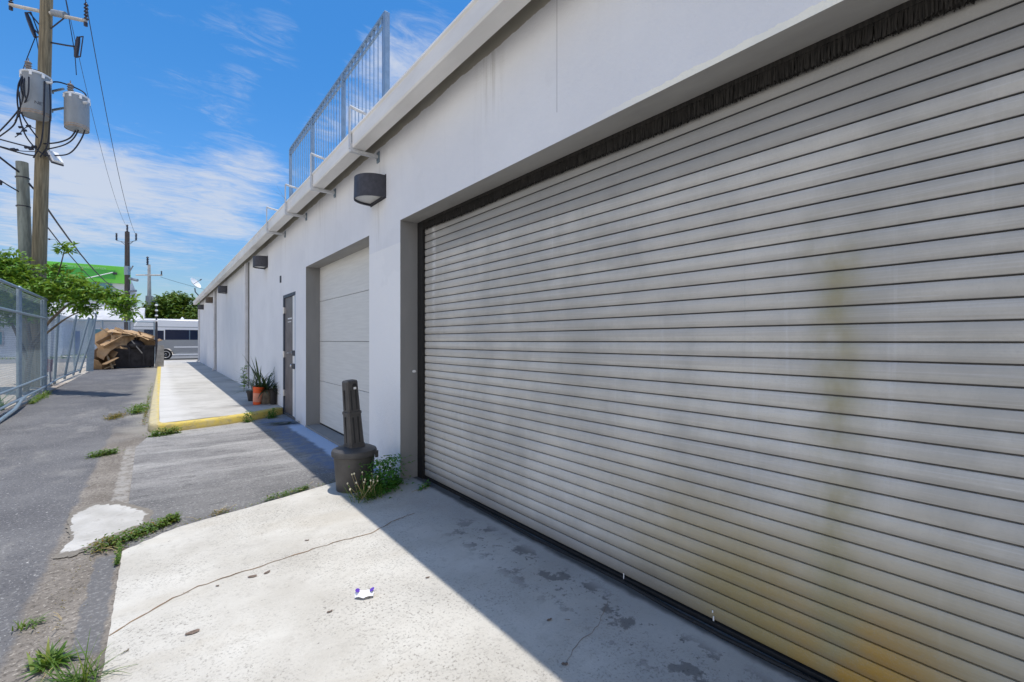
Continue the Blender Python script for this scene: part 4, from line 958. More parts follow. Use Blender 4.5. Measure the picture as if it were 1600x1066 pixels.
t = thing('fallen_leaf', 'long curled green leaf lying on blue tinted paving by the entry door', 'leaf', (1.80, 8.95, 0.012))
b = MB(); rnd = random.Random(26)
for i in range(9): blade(b, Vector((rnd.uniform(-.25, .2), rnd.uniform(-.1, .1), 0.01)), Vector((rnd.choice((-1, 1)), rnd.uniform(-.35, .35), 0.15)), rnd.uniform(.3, .5), 0.05, 0.35)
b.build('leaf_blade', M['blade'], t)

# ------------------------------------------------------------------ litter
t = thing('wrapper', 'crumpled white and purple wrapper lying on the sunlit slab', 'litter', (0.952, 2.606, 0.021), (0, 0, R(-30)))
b = MB(); NU, NV = 8, 6; g = []
rnd = random.Random(31)
for i in range(NU + 1):
    row = []
    for j in range(NV + 1):
        u, v = i / NU - 0.5, j / NV - 0.5
        row.append(b.bm.verts.new((u * 0.105, v * 0.065 * (1.2 - abs(u)), 0.006 + 0.018 * (1 - (2 * v) ** 2) + rnd.uniform(-.003, .003) + 0.008 * abs(math.sin(u * 7)))))
    g.append(row)
for i in range(NU):
    for j in range(NV): b.bm.faces.new((g[i][j], g[i + 1][j], g[i + 1][j + 1], g[i][j + 1]))
b.build('paper', M['paper'], t)
for sx in (-1, 1):
    b = MB(); q = [b.bm.verts.new((sx * (0.040 + 0.013 * math.cos(a)), 0.004 + 0.022 * math.sin(a), 0.034 + 0.004 * math.cos(a))) for a in [k * math.pi / 6 for k in range(12)]]
    b.bm.faces.new(q); b.build('purple_end', M['purple'], t)
leaves = [(0.474, 3.258, .05, 'oval dry leaf just below the crack on the slab', 20), (0.556, 3.254, .04, 'small curled dry leaf touching the crack near mid slab', 60), (0.142, 2.819, .06, 'largest brown dry leaf on the lower left of the slab', 35),
          (0.29, 3.262, .022, 'tiny dark leaf bit under the left half of the crack', 0), (0.879, 3.60, .03, 'dark leaf bit above the crack', 10), (0.745, 2.573, .03, 'small dry leaf left of the wrapper', 40), (-0.119, 2.838, .035, 'thin brown twig-like leaf near the left slab edge', 70),
          (1.335, 2.568, .026, 'small dry leaf on the sunlit slab near the shadow edge', 15), (1.472, 1.494, .03, 'round dark leaf in the shade near the bottom of the view', 0), (1.641, 1.78, .03, 'lone dry leaf in the shade on the grey slab', 30), (1.716, 1.722, .028, 'straight dry sliver in the shade near the shutter', -20)]
for i, (x, y, L, lab, a) in enumerate(leaves):
    b = MB(); rnd = random.Random(40 + i); w = L * (0.27 if 'sliver' not in lab and 'twig' not in lab else 0.10)
    ring = []
    for k in range(12):
        th = k * math.pi / 6; ring.append(b.bm.verts.new((L * math.cos(th) * (0.5 if math.cos(th) < 0 else 0.56), w * math.sin(th) * rnd.uniform(0.9, 1.1), 0.001 + 0.0035 * abs(math.sin(th)) * rnd.random() + (0.004 if k in (0, 1) else 0))))
    c = b.bm.verts.new((0, 0, 0.001))
    for k in range(12): b.bm.faces.new((c, ring[k], ring[(k + 1) % 12]))
    o = b.build('dry_leaf', M['dead_leaf']); o.location = (x, y, 0.021); o.rotation_euler = (0, 0, R(a - 38))
    tag(o, lab, 'dry leaf', 'dry leaves scattered on the slab')

# ------------------------------------------------------------------ chain link fence on the left
def mesh_panel(b, A, B, z0, z1, leanA=0.0, leanB=0.0, pitch=0.062, r=0.0022):
    """diamond wire between two posts; lean = sideways shift of the top"""
    A, B = Vector(A), Vector(B); L = (B - A).length; h = z1 - z0
    def P(s, z):
        f = s / L; p = A.lerp(B, f); ln = leanA * (1 - f) + leanB * f
        return Vector((p.x + ln * (z - z0) / h, p.y, p.z + z))
    for sgn in (1, -1):
        s = -h if sgn > 0 else 0.0; end = L if sgn > 0 else L + h
        while s < end:
            # line s(z) = s + sgn*(z-z0)
            za, zb = z0, z1
            sa, sb = s, s + sgn * h
            if sgn > 0:
                if sa < 0: za = z0 - sa; sa = 0
                if sb > L: zb = z0 + (L - s); sb = L
            else:
                if sa > L: za = z0 + (sa - L); sa = L
                if sb < 0: zb = z0 + s; sb = 0
            if zb - za > 0.02: b.tube([P(sa, za), P((sa + sb) / 2, (za + zb) / 2), P(sb, zb)], r, 3, False)
            s += pitch * 1.414
fx = lambda y: -2.37 - 0.02 * (y - 14.5)
fn = thing('chain_link_fence', 'upright galvanised chain link fence along the left of the alley', 'fence', (-2.4, 14.5, 0.05))
OF = (-2.4, 14.5, 0.05); posts = [8.0, 11.2, 14.5, 17.8]
for i, yp in enumerate(posts):
    b = MB(); x = fx(yp); b.tube([(x, yp, hz(yp) - 0.03), (x, yp, 2.66)], 0.045 if i != 3 else 0.055, 12); b.lathe([(0.05, 0), (0.05, 0.02), (0.02, 0.05)], 10, Matrix.Translation((x, yp, 2.655)))
    local(b, 'post', M['galv'], fn, True, OF)
    if i == 3:
        b = MB(); b.tube([(x + 0.0, yp - 0.35, 0.3), (x, yp - 0.35, 2.6)], 0.025, 8); local(b, 'brace_post', M['galv'], fn, True, OF)
for (z, r, nm) in ((2.62, 0.03, 'top_rail'), (2.10, 0.03, 'middle_rail'), (0.50, 0.024, 'lower_rail'), (0.22, 0.026, 'bottom_rail')):
    b = MB(); b.tube([(fx(8) + 0.045, 8, z), (fx(17.9) + 0.045, 17.9, z + (0.02 if z > 1 else 0.04))], r, 8); local(b, nm, M['galv'], fn, True, OF)
b = MB(); b.tube([(fx(11.5) + 0.1, 11.5, 0.04), (fx(13.4) + 0.1, 13.4, 0.12), (fx(14.2) + 0.08, 14.2, 0.24), (fx(14.6) + 0.06, 14.7, 0.25)], 0.032, 8); local(b, 'bent_pipe', M['galv'], fn, True, OF)
b = MB()
for a, c in zip(posts, posts[1:]): mesh_panel(b, (fx(a), a, 0), (fx(c), c, 0), 0.24, 2.6)
local(b, 'wire_mesh', M['wire'], fn, False, OF)
# the sagging run further along
fl = thing('chain_link_fence', 'sagging run of chain link fence with posts tilting into the alley', 'fence', (-2.6, 22.5, 0.1))
OF = (-2.6, 22.5, 0.1)
run = [((-2.52, 18.6), 0.02), ((-2.62, 20.9), 0.10), ((-2.62, 22.9), 0.32), ((-2.60, 24.9), 0.46), ((-2.56, 26.4), 0.52)]
for i, ((x, y), ln) in enumerate(run):
    b = MB(); z = hz(y)
    if i < 4: b.tube([(x, y, z), (x + ln * 0.6, y, 1.55), (x + ln, y, 2.45)], 0.035, 8)
    else: b.tube([(x, y, z), (x + ln * 0.7, y, 1.7), (x + ln, y, 2.55), (x + ln * 0.98, y - 0.15, 2.68), (x + ln * .93, y - 0.6, 2.66)], 0.035, 8)
    local(b, 'post', M['galv'], fl, True, OF)
b = MB(); b.tube([(x + 0.05, y, hz(y) + 0.14) for (x, y), ln in run], 0.03, 8); local(b, 'bottom_rail', M['galv'], fl, True, OF)
b = MB()
for (pa, la), (pc, lc) in zip(run, run[1:]): mesh_panel(b, (*pa, hz(pa[1])), (*pc, hz(pc[1])), 0.14, 2.25, la * 0.95, lc * 0.95, 0.07, 0.0025)
local(b, 'wire_mesh', M['wire'], fl, False, OF)
b = MB(); b.box(-0.12, 0.12, -0.03, 0.03, 0, 2.35, 0.005); pp = b.build('metal_sheet', M['galv']); pp.location = (-2.33, 27.4, hz(27.4)); pp.rotation_euler = (0, R(2), R(15))
tag(pp, 'narrow upright metal sheet closing the end of the sagging fence', 'metal sheet')
fe = thing('chain_link_fence', 'chain link fence across the end of the alley behind the dumpster', 'fence', (-1.3, 33.0, 0.2))
OF = (-1.3, 33.0, 0.2); b = MB(); mesh_panel(b, (-3.4, 33.0, 0.2), (-0.1, 33.0, 0.2), 0.05, 2.35, 0, 0, 0.07, 0.0028); local(b, 'wire_mesh', M['wire'], fe, False, OF)
for x in (-3.4, -2.3, -1.2, -0.1):
    b = MB(); b.tube([(x, 33.0, 0.15), (x, 33.0, 2.62)], 0.035, 8); local(b, 'post', M['galv'], fe, True, OF)
b = MB(); b.tube([(-3.4, 33.0, 2.58), (-0.1, 33.0, 2.58)], 0.028, 8); local(b, 'top_rail', M['galv'], fe, True, OF)

# ------------------------------------------------------------------ dumpster and what spills from it
dp = thing('dumpster', 'black dirty steel dumpster across the alley heaped with cardboard', 'dumpster', (-1.05, 29.6, hz(29.6)))
b = MB()
def hull(b, x0, x1, y0, y1, z0, z1, X0, X1, Y0_, Y1_):
    lo = [b.bm.verts.new(p) for p in ((x0, y0, z0), (x1, y0, z0), (x1, y1, z0), (x0, y1, z0))]; hi = [b.bm.verts.new(p) for p in ((X0, Y0_, z1), (X1, Y0_, z1), (X1, Y1_, z1), (X0, Y1_, z1))]
    for i in range(4): b.bm.faces.new((lo[i], lo[(i + 1) % 4], hi[(i + 1) % 4], hi[i]))
    b.bm.faces.new(lo[::-1])
hull(b, -0.70, 0.96, -0.55, 0.6, 0.06, 1.05, -0.95, 0.98, -0.62, 0.75)
hull(b, -0.66, 0.92, -0.51, 0.56, 0.10, 1.05, -0.91, 0.94, -0.58, 0.71)
b.build('bin', M['dump'], dp)
b = MB(); b.box(-1.0, 1.0, -0.665, -0.58, 1.05, 1.11, 0.01); b.box(-1.0, 1.0, 0.71, 0.79, 1.05, 1.11, 0.01); b.box(-1.0, -0.915, -0.58, 0.71, 1.051, 1.109); b.box(0.94, 1.0, -0.58, 0.71, 1.051, 1.109); b.build('rim', M['dump'], dp)
for x in (-0.55, 0.0, 0.55, 0.9):
    b = MB(); b.box(x - 0.035, x + 0.035, -0.65, -0.57, 0.12, 1.04, 0.006, Matrix.Rotation(R(0), 4, 'X')); b.build('rib', M['dump'], dp)
for x in (-0.55, 0.8):
    for y in (-0.4, 0.45):
        b = MB(); b.tube([(x - 0.03, y, 0.055), (x + 0.03, y, 0.055)], 0.055, 12); b.build('caster', M['tyre'], dp)
def box_open(label, loc, rot, sz, m, flaps=True):
    """a cardboard box with its flaps up"""
    t = thing('cardboard_box', label, 'cardboard box', loc, rot); w, d, h = sz; b = MB()
    k = 0.012
    for (x0, x1, y0, y1) in ((-w, w, -d, -d + k), (-w, w, d - k, d), (-w, -w + k, -d + k, d - k), (w - k, w, -d + k, d - k)): b.box(x0, x1, y0, y1, -h, h)
    b.box(-w + k, w - k, -d + k, d - k, -h, -h + k); b.build('carton', m, t)
    if flaps:
        for (sx, sy, a) in ((1, 0, 40), (-1, 0, 70), (0, 1, 55), (0, -1, 25)):
            b = MB()
            if sx: b.box(0, d * 0.95, -d, d, 0, k, 0, Matrix.Translation((sx * (w + 0.002), 0, h + 0.004)) @ Matrix.Rotation(0 if sx > 0 else math.pi, 4, 'Z') @ Matrix.Rotation(R(-a), 4, 'Y'))
            else: b.box(0, d * 0.95, -w, w, 0, k, 0, Matrix.Translation((0, sy * (d + 0.002), h + 0.004)) @ Matrix.Rotation(R(90 * sy), 4, 'Z') @ Matrix.Rotation(R(-a), 4, 'Y'))
            b.build('flap', m, t)
    return t
def card_sheet(label, loc, rot, w, d, m, fold=0.12):
    b = MB(); n = 6; k = 0.012; top = []; bot = []
    for i in range(n + 1):
        x = -w + 2 * w * i / n; z = fold * (1 - (2 * i / n - 1) ** 2) + (0.03 if i % 2 else 0)
        top.append([b.bm.verts.new((x, y, z + k)) for y in (-d, d)]); bot.append([b.bm.verts.new((x, y, z)) for y in (-d, d)])
    for i in range(n):
        b.bm.faces.new((top[i][0], top[i + 1][0], top[i + 1][1], top[i][1])); b.bm.faces.new((bot[i][1], bot[i + 1][1], bot[i + 1][0], bot[i][0]))
        b.bm.faces.new((bot[i][0], bot[i + 1][0], top[i + 1][0], top[i][0])); b.bm.faces.new((top[i][1], top[i + 1][1], bot[i + 1][1], bot[i][1]))
    b.bm.faces.new((bot[0][1], bot[0][0], top[0][0], top[0][1])); b.bm.faces.new((bot[n][0], bot[n][1], top[n][1], top[n][0]))
    o = b.build('cardboard_sheet', m); o.location = loc; o.rotation_euler = rot
    return tag(o, label, 'cardboard')
zb = hz(29.6)
box_open('big open brown carton tipped over the left side of the dumpster', (-1.72, 29.3, zb + 1.15), (R(18), R(-35), R(20)), (0.42, 0.34, 0.30), M['card'])
box_open('brown carton standing on the middle of the rubbish heap', (-1.12, 29.6, zb + 1.30), (R(-12), R(14), R(-25)), (0.36, 0.30, 0.26), M['card'])
box_open('dark damp carton wedged at the right of the rubbish heap', (-0.45, 29.5, zb + 1.22), (R(10), R(20), R(15)), (0.34, 0.28, 0.22), M['card_dark'])
box_open('squashed carton on the ground by the dumpster', (-2.0, 28.9, zb + 0.30), (R(25), R(-28), R(40)), (0.32, 0.30, 0.24), M['card_dark'])
card_sheet('long folded cardboard sheet crowning the rubbish heap', (-1.05, 29.3, zb + 1.62), (R(14), R(12), R(-10)), 0.85, 0.36, M['card'])
card_sheet('torn cardboard sheet sliding down the left of the heap', (-1.85, 28.95, zb + 0.92), (R(38), R(-48), R(12)), 0.48, 0.34, M['card'])
card_sheet('tan cardboard sheet poking out toward the van', (-0.50, 29.2, zb + 1.42), (R(8), R(24), R(6)), 0.55, 0.26, M['card'])
card_sheet('brown cardboard sheet propped upright in the heap', (-1.38, 29.1, zb + 1.25), (R(68), R(6), R(14)), 0.36, 0.34, M['card'], 0.05)
t = thing('rubbish_bag', 'shiny black rubbish bag slumped among the cartons', 'rubbish bag', (-0.82, 29.15, zb + 1.12))
b = MB(); rnd = random.Random(91); bmesh.ops.create_icosphere(b.bm, subdivisions=3, radius=0.3)
for v in b.bm.verts: v.co = Vector((v.co.x * 1.2, v.co.y, v.co.z * 0.85)) * (1 + 0.12 * math.sin(9 * v.co.x + 5 * v.co.z) * math.cos(8 * v.co.y) + rnd.uniform(-.03, .03))
b.build('bag', M['pot_dark'], t, True); b = MB(); b.lathe([(0.05, 0.22), (0.03, 0.29), (0.07, 0.36)], 9, None, False); b.build('tied_neck', M['pot_dark'], t, True)
for lab, p, q in (('thin broken lath pointing up left out of the heap', (-1.2, 29.2, zb + 1.2), (-2.1, 29.1, zb + 1.95)), ('short plank lying crosswise on top of the cartons', (-1.55, 29.0, zb + 1.55), (-0.75, 28.95, zb + 1.66)),
                  ('grey slat dangling over the front of the dumpster', (-0.95, 28.92, zb + 1.35), (-0.55, 28.88, zb + 0.72)), ('pale board leaning from the ground to the dumpster rim', (-1.62, 28.5, zb + 0.02), (-2.02, 29.0, zb + 1.1)), ('splintered board lying at the foot of the cartons', (-1.9, 28.45, zb + 0.04), (-1.55, 28.75, zb + 0.22)), ('long dark timber sticking up out of the heap', (-0.2, 29.5, zb + 1.1), (-1.35, 29.35, zb + 1.78))):
    p, q = Vector(p), Vector(q); b = MB(); L = (q - p).length
    b.box(-0.045, 0.045, -0.02, 0.02, 0, L, 0.003); o = b.build('wooden_board', M['conc_post'] if 'grey' in lab else M['lumber'] if 'dark' not in lab else M['card_dark']); o.location = p; o.rotation_mode = 'QUATERNION'; o.rotation_quaternion = (q - p).to_track_quat('Z', 'Y')
    tag(o, lab, 'board')
t = thing('fence_post', 'dark steel post with a white banded top beside the dumpster', 'post', (0.0, 28.9, hz(28.9)))
b = MB(); b.tube([(0, 0, -0.05), (0, 0, 2.25)], 0.05, 10); b.build('shaft', M['lamp_body'], t, True)
for k in range(4): b = MB(); b.lathe([(0.045, 0), (0.07, 0.03), (0.045, 0.09)], 12, Matrix.Translation((0, 0, 2.30 + 0.26 * k))); b.build('white_band', M['white'], t, True)
b = MB(); b.tube([(0, 0, 2.24), (0, 0, 3.2)], [0.04, 0.02], 10); b.build('rod', M['lamp_body'], t, True)
t = thing('concrete_block', 'leaning weathered concrete stub at the end of the faded kerb', 'concrete stub', (0.12, 28.7, hz(28.7)))
b = MB(); frust(b, 0.17, 0.14, 0.13, 0.11, 0, 1.12, Matrix.Rotation(R(3), 4, 'Y'), 0.2); b.build('stub', M['conc_post'], t)

# ------------------------------------------------------------------ van in the cross street
vy = 39.0; vz = 0.222
van = thing('parked_van', 'high roof passenger van, white above and silver below, crossing behind the alley', 'van', (0.5, vy + 1.0, vz))
# the rear wheel stands at the origin, the tail to the left (-x)
b = MB(); low = [(-1.72, 0.40), (-1.78, 0.62), (-1.77, 1.36), (4.25, 1.36), (4.75, 1.16), (4.92, 0.9), (4.95, 0.40), (4.14, 0.38), (4.10, 0.56), (3.90, 0.76), (3.5, 0.76), (3.30, 0.56), (3.26, 0.36), (0.44, 0.36), (0.40, 0.56), (0.2, 0.76), (-0.2, 0.76), (-0.40, 0.56), (-0.44, 0.38)]
b.prism(low, -1.0, 1.0, 'y'); b.build('body', M['van_grey'], van)
b = MB(); b.prism([(-1.76, 1.363), (-1.70, 2.05), (3.75, 2.05), (4.24, 1.363)], -0.985, 0.985, 'y'); b.build('window_band', M['glass'], van)
b = MB(); up = [(-1.70, 2.053), (-1.66, 2.45), (-1.52, 2.70), (-1.3, 2.80), (2.4, 2.80), (3.0, 2.66), (3.74, 2.053)]
b.prism(up, -0.985, 0.985, 'y'); es = [e for e in b.bm.edges if abs(e.verts[0].co.y) > 0.9 and abs(e.verts[1].co.y) > 0.9 and e.verts[0].co.y * e.verts[1].co.y > 0 and min(e.verts[0].co.z, e.verts[1].co.z) > 2.3]
bmesh.ops.bevel(b.bm, geom=es, offset=0.10, segments=3, affect='EDGES'); b.build('roof', M['van_white'], van, True)
b = MB(); b.box(-1.72, 3.4, -1.0, -0.9855, 2.22, 2.26); b.build('roof_seam', M['tank'], van)
for (x0, x1, mm, z0) in ((-1.765, -1.15, 'van_grey', 1.364), (-0.52, -0.46, 'van_white', 1.364), (-0.10, -0.04, 'van_white', 1.364), (1.30, 1.36, 'slate_blue', 1.364), (2.5, 2.56, 'slate_blue', 1.364)):
    b = MB(); b.box(x0, x1, -0.998, -0.986, z0, 2.05); b.build('window_pillar', M[mm], van)
b = MB(); b.box(-0.46, -0.10, -0.998, -0.986, 1.99, 2.05); b.build('window_trim', M['van_white'], van)
b = MB(); b.box(0.45, 4.3, -1.012, -1.001, 0.82, 0.90); b.build('trim_stripe', M['van_white'], van)
b = MB(); b.box(0.55, 2.0, -1.09, -1.003, 0.30, 0.38, 0.01); b.build('running_board', M['van_white'], van)
b = MB(); b.box(3.9, 4.02, -1.22, -1.003, 1.30, 1.62, 0.03); b.build('mirror', M['lamp_body'], van)
b = MB(); b.box(-1.80, -1.70, -0.98, -0.86, 0.85, 1.30, 0.02); b.build('tail_light', M['red_plastic'], van)
b = MB(); b.lathe([(0.12, 0), (0.10, 0.08), (0.01, 0.2)], 12, Matrix.Translation((0.95, 0, 2.79))); b.build('roof_vent', M['van_white'], van, True)
for (x, yy) in ((0.0, -0.9), (3.7, -0.9), (0.0, 0.9), (3.7, 0.9)):
    Mw = Matrix.Translation((x, yy - 0.11, 0.36)) @ Matrix.Rotation(R(-90), 4, 'X')
    b = MB(); b.lathe([(0.24, 0.0), (0.33, 0.0), (0.36, 0.03), (0.36, 0.19), (0.33, 0.22), (0.24, 0.22)], 28, Mw); wht = b.build('wheel', M['tyre'], van, True)
    b = MB(); Mr = Matrix.Translation((x, yy - 0.115, 0.36)) @ Matrix.Rotation(R(-90), 4, 'X')
    b.lathe([(0.0, 0.03), (0.06, 0.0), (0.09, 0.03), (0.17, 0.035), (0.20, 0.0), (0.24, 0.0), (0.24, 0.05)], 28, Mr)
    b.build('rim', M['rim'], wht, True)

# ------------------------------------------------------------------ poles and lines
pole = thing('utility_pole', 'tall brown wooden pole carrying two grey transformers, behind the fence', 'utility pole', (-2.88, 20.4, 0.1))
OP = (-2.88, 20.4, 0.1)
PX = lambda z: -2.90 + 0.022 * (z - 4)
b = MB(); b.tube([(PX(z) , 20.4 - 0.016 * (z - 4), z) for z in (-0.2, 3, 6, 9, 12, 13.2)], [0.185, 0.178, 0.168, 0.158, 0.148, 0.145], 18); local(b, 'shaft', M['wood_pole'], pole, True, OP)
b = MB(); b.tube([(-3.62, 20.95, 12.05), (-1.74, 19.5, 11.55)], 0.055, 8); local(b, 'crossarm', M['conc_pole'], pole, True, OP)
b = MB(); b.tube([(-2.55, 20.12, 11.80), (-2.25, 19.88, 11.72)], 0.10, 12); local(b, 'arm_sleeve', M['tank'], pole, True, OP)
for q in ((-2.27, 19.92, 11.66), (-3.15, 20.6, 11.82)): b = MB(); b.tube([(PX(11.2), 20.3, 11.2), q], 0.02, 6); local(b, 'arm_brace', M['insul'], pole, False, OP)
def insul_at(p, par, O, h=0.34, r=0.06):
    b = MB()
    prof = []
    for k in range(5): prof += [(r * 0.45, h * k / 5), (r, h * (k + 0.25) / 5), (r * 0.9, h * (k + 0.5) / 5), (r * 0.45, h * (k + 0.75) / 5)]
    prof.append((r * 0.4, h)); b.lathe(prof, 12, Matrix.Translation(p)); return local(b, 'insulator', M['insul'], par, True, O)
insul_at((-1.74, 19.5, 11.58), pole, OP, 0.55); insul_at((-3.60, 20.94, 12.1), pole, OP, 0.5)
for q in ((-3.60, 20.94, 12.0), (-1.75, 19.5, 11.5)): b = MB(); b.tube([q, (q[0], q[1], q[2] - 0.11)], 0.05, 8); local(b, 'arm_bolt', M['insul'], pole, False, OP)
def cutout(A, B, arm):
    A, B = Vector(A), Vector(B); d = (B - A).normalized(); s = Vector((0.6, -0.5, 0.1)).normalized()
    b = MB(); b.tube([A, A.lerp(B, 0.25), A.lerp(B, 0.75), B], [0.045, 0.06, 0.06, 0.045], 10); b.tube([A + s * 0.02, A + s * 0.15, B + s * 0.15, B + s * 0.02], 0.02, 6)
    b.tube(arm, 0.024, 6); local(b, 'fuse_cutout', M['insul'], pole, True, OP)
cutout((-3.22, 20.65, 11.80), (-3.0, 20.5, 11.05), [(-3.12, 20.58, 11.4), (PX(11), 20.3, 10.95)])
cutout((-1.93, 19.66, 11.05), (-2.0, 19.72, 10.42), [(-1.98, 19.7, 10.75), (-2.2, 19.9, 10.80), (PX(10.8) + 0.1, 20.25, 10.9)])
def transformer(x, y, z0, r, h, yaw, mark=None):
    tt = bpy.data.objects.new('transformer', None); col.objects.link(tt); tt.parent = pole; tt.empty_display_size = 0.2
    tt.location = (x - OP[0], y - OP[1], z0 - OP[2]); tt.rotation_euler = (0, 0, R(yaw))
    b = MB(); b.lathe([(r * 0.93, 0), (r * 0.97, 0.03), (r, 0.06), (r, h)], 32); b.build('tank', M['tank'], tt, True)
    b = MB(); b.lathe([(r * 0.985, -0.012), (r * 0.97, 0.015), (r * 1.004, 0.075), (r * 1.003, 0.10)], 32, None, False); b.build('rust_band', M['rust'], tt, True)
    b = MB(); b.lathe([(r * 1.03, h - 0.03), (r * 1.06, h - 0.02), (r * 1.06, h + 0.02), (r * 0.8, h + 0.07), (0.0, h + 0.09)], 32); b.build('lid', M['tank_lid'], tt, True)
    for k in range(8):
        b = MB(); a = k * math.pi / 4 + 0.2; b.box(-0.03, 0.03, -0.02, 0.02, h - 0.12, h - 0.025, 0.006, Matrix.Translation((math.cos(a) * r * 1.03, math.sin(a) * r * 1.03, 0)) @ Matrix.Rotation(a + math.pi / 2, 4, 'Z')); b.build('lid_clamp', M['white'], tt)
    for a in (-60, 60, 180):
        b = MB(); px, py = math.cos(R(a)) * r * 0.5, math.sin(R(a)) * r * 0.5
        if a == 180:
            for k in range(4): b.lathe([(0.05, 0), (0.085, 0.03), (0.05, 0.07)], 12, Matrix.Translation((px, py, h + 0.07 + 0.075 * k)))
            b.tube([(px, py, h + 0.3), (px, py, h + 0.46)], 0.015, 6); b.build('bushing', M['porcelain'], tt, True)
        else:
            rr = r * 1.0; q = Vector((math.cos(R(a)) * rr, math.sin(R(a)) * rr, h - 0.2)); n = Vector((math.cos(R(a)), math.sin(R(a)), 0))
            b.tube([q, q + n * 0.12], [0.05, 0.035], 8); b.tube([q + n * 0.10, q + n * 0.16], 0.022, 6); b.build('side_bushing', M['tank_lid'], tt, True)
    if mark:
        cu = bpy.data.curves.new('marking', 'FONT'); cu.body = mark; cu.size = 0.13; cu.extrude = 0.002; cu.align_x = 'CENTER'
        to = bpy.data.objects.new('tmp', cu); col.objects.link(to); bpy.context.view_layer.update()
        me = bpy.data.meshes.new_from_object(to.evaluated_get(bpy.context.evaluated_depsgraph_get())); bpy.data.objects.remove(to)
        for v in me.vertices:
            th = v.co.x / r - math.pi / 2; z = v.co.y + h * 0.22; rad = r * 1.006 + v.co.z; v.co = (math.cos(th) * rad, math.sin(th) * rad, z)
        me.materials.append(M['insul']); mo = bpy.data.objects.new('marking', me); col.objects.link(mo); mo.parent = tt
    return tt
t1 = transformer(-2.88, 19.80, 8.32, 0.335, 1.22, 22, 'NET'); t2 = transformer(-1.96, 19.60, 8.12, 0.295, 1.0, 10)
for z in (8.75, 9.35):
    b = MB(); b.box(-0.05, 0.05, -0.02, 0.02, -0.04, 0.04, 0, Matrix.Translation((PX(z) + 0.18, 20.25, z)))
    b.tube([(PX(z) + 0.12, 20.28, z), (-2.28, 19.76, z)], 0.035, 6)
    b.tube([(PX(z), 20.3, z), (-2.95, 20.05, z)], 0.05, 6); local(b, 'mounting_bracket', M['galv'], pole, False, OP)
def sagline(A, B, sag, n=14):
    A, B = Vector(A), Vector(B); return [tuple(A.lerp(B, i / n) - Vector((0, 0, sag * 4 * (i / n) * (1 - i / n)))) for i in range(n + 1)]
def bez(pts, n=16):
    """smooth curve through the points"""
    P = [Vector(p) for p in pts]; out = []
    for i in range(len(P) - 1):
        p0, p1, p2, p3 = P[max(i - 1, 0)], P[i], P[i + 1], P[min(i + 2, len(P) - 1)]
        for k in range(n):
            u = k / n; out.append(0.5 * ((2 * p1) + (p2 - p0) * u + (2 * p0 - 5 * p1 + 4 * p2 - p3) * u * u + (3 * p1 - p0 - 3 * p2 + p3) * u ** 3))
    out.append(P[-1]); return out
# leads on the pole
leads = [[(-3.20, 19.72, 9.72), (-3.30, 19.68, 9.3), (-3.26, 19.68, 8.9), (-3.34, 19.85, 8.55), (-3.5, 20.2, 8.35)], [(-3.24, 19.72, 9.66), (-3.36, 19.72, 9.25), (-3.33, 19.72, 8.85), (-3.28, 19.85, 8.4), (-3.0, 20.0, 7.9)], [(-3.16, 19.70, 9.68), (-3.24, 19.64, 9.35), (-3.22, 19.64, 9.0), (-3.14, 19.66, 8.72), (-3.32, 19.85, 8.55)], [(-3.30, 19.95, 9.65), (-3.42, 20.0, 9.2), (-3.40, 20.0, 8.6), (-3.25, 20.0, 7.9), (-2.95, 20.1, 7.5), (-2.72, 20.1, 7.45)],
         [(-3.28, 19.9, 9.5), (-3.36, 19.9, 9.0), (-3.30, 19.9, 8.72), (-3.20, 19.62, 8.80), (-3.12, 19.50, 9.05), (-3.11, 19.50, 9.50)],
         [(-3.26, 19.92, 9.6), (-3.30, 19.95, 9.1), (-3.36, 20.0, 8.75), (-3.62, 20.4, 8.45), (-3.95, 20.8, 8.1)],
         [(-3.40, 20.0, 8.6), (-3.55, 20.3, 8.25), (-3.95, 20.8, 7.95)],
         [(-2.72, 19.58, 9.55), (-2.73, 19.57, 8.9), (-2.74, 19.58, 8.45), (-2.85, 19.95, 7.8), (-3.05, 20.2, 7.35)],
         [(-2.62, 19.60, 9.5), (-2.60, 19.6, 8.9), (-2.62, 19.65, 8.35), (-2.72, 19.98, 7.75), (-2.9, 20.15, 7.4)],
         [(-1.80, 19.55, 9.0), (-1.78, 19.55, 8.6), (-1.92, 19.65, 8.05), (-2.2, 19.85, 7.6), (-2.6, 20.1, 7.5), (-3.2, 20.5, 7.5), (-3.95, 20.9, 7.72)],
         [(-1.86, 19.58, 9.0), (-1.95, 19.65, 8.45), (-2.15, 19.8, 8.0), (-2.5, 20.05, 7.78), (-3.0, 20.4, 7.72), (-3.95, 20.9, 7.95)],
         [(-2.05, 19.7, 8.3), (-2.2, 19.8, 8.05), (-2.5, 20.0, 7.9), (-2.9, 20.3, 7.85)],
         [(-2.70, 20.1, 9.75), (-2.45, 19.95, 9.78), (-2.05, 19.68, 9.62), (-1.82, 19.54, 9.45), (-1.80, 19.53, 9.2)],
         [(-3.12, 20.0, 9.78), (-3.08, 20.02, 9.95), (-2.92, 20.1, 9.93), (-2.84, 20.15, 9.75)],
         [(-3.0, 20.5, 11.05), (-3.16, 20.4, 10.3), (-3.22, 20.2, 9.8)], [(-2.98, 20.5, 11.05), (-2.9, 20.4, 10.5)],
         [(-2.3, 19.9, 12.6), (-2.2, 19.84, 11.9), (-2.12, 19.78, 11.3), (-2.02, 19.7, 10.5), (-1.98, 19.68, 9.85)],
         [(-3.45, 20.55, 7.8), (-3.35, 20.5, 7.9), (-3.25, 20.42, 8.05), (-3.12, 20.35, 8.15), (-2.95, 20.3, 8.1)],
         [(-3.95, 20.85, 7.55), (-3.4, 20.6, 7.42), (-2.95, 20.3, 7.40)]]
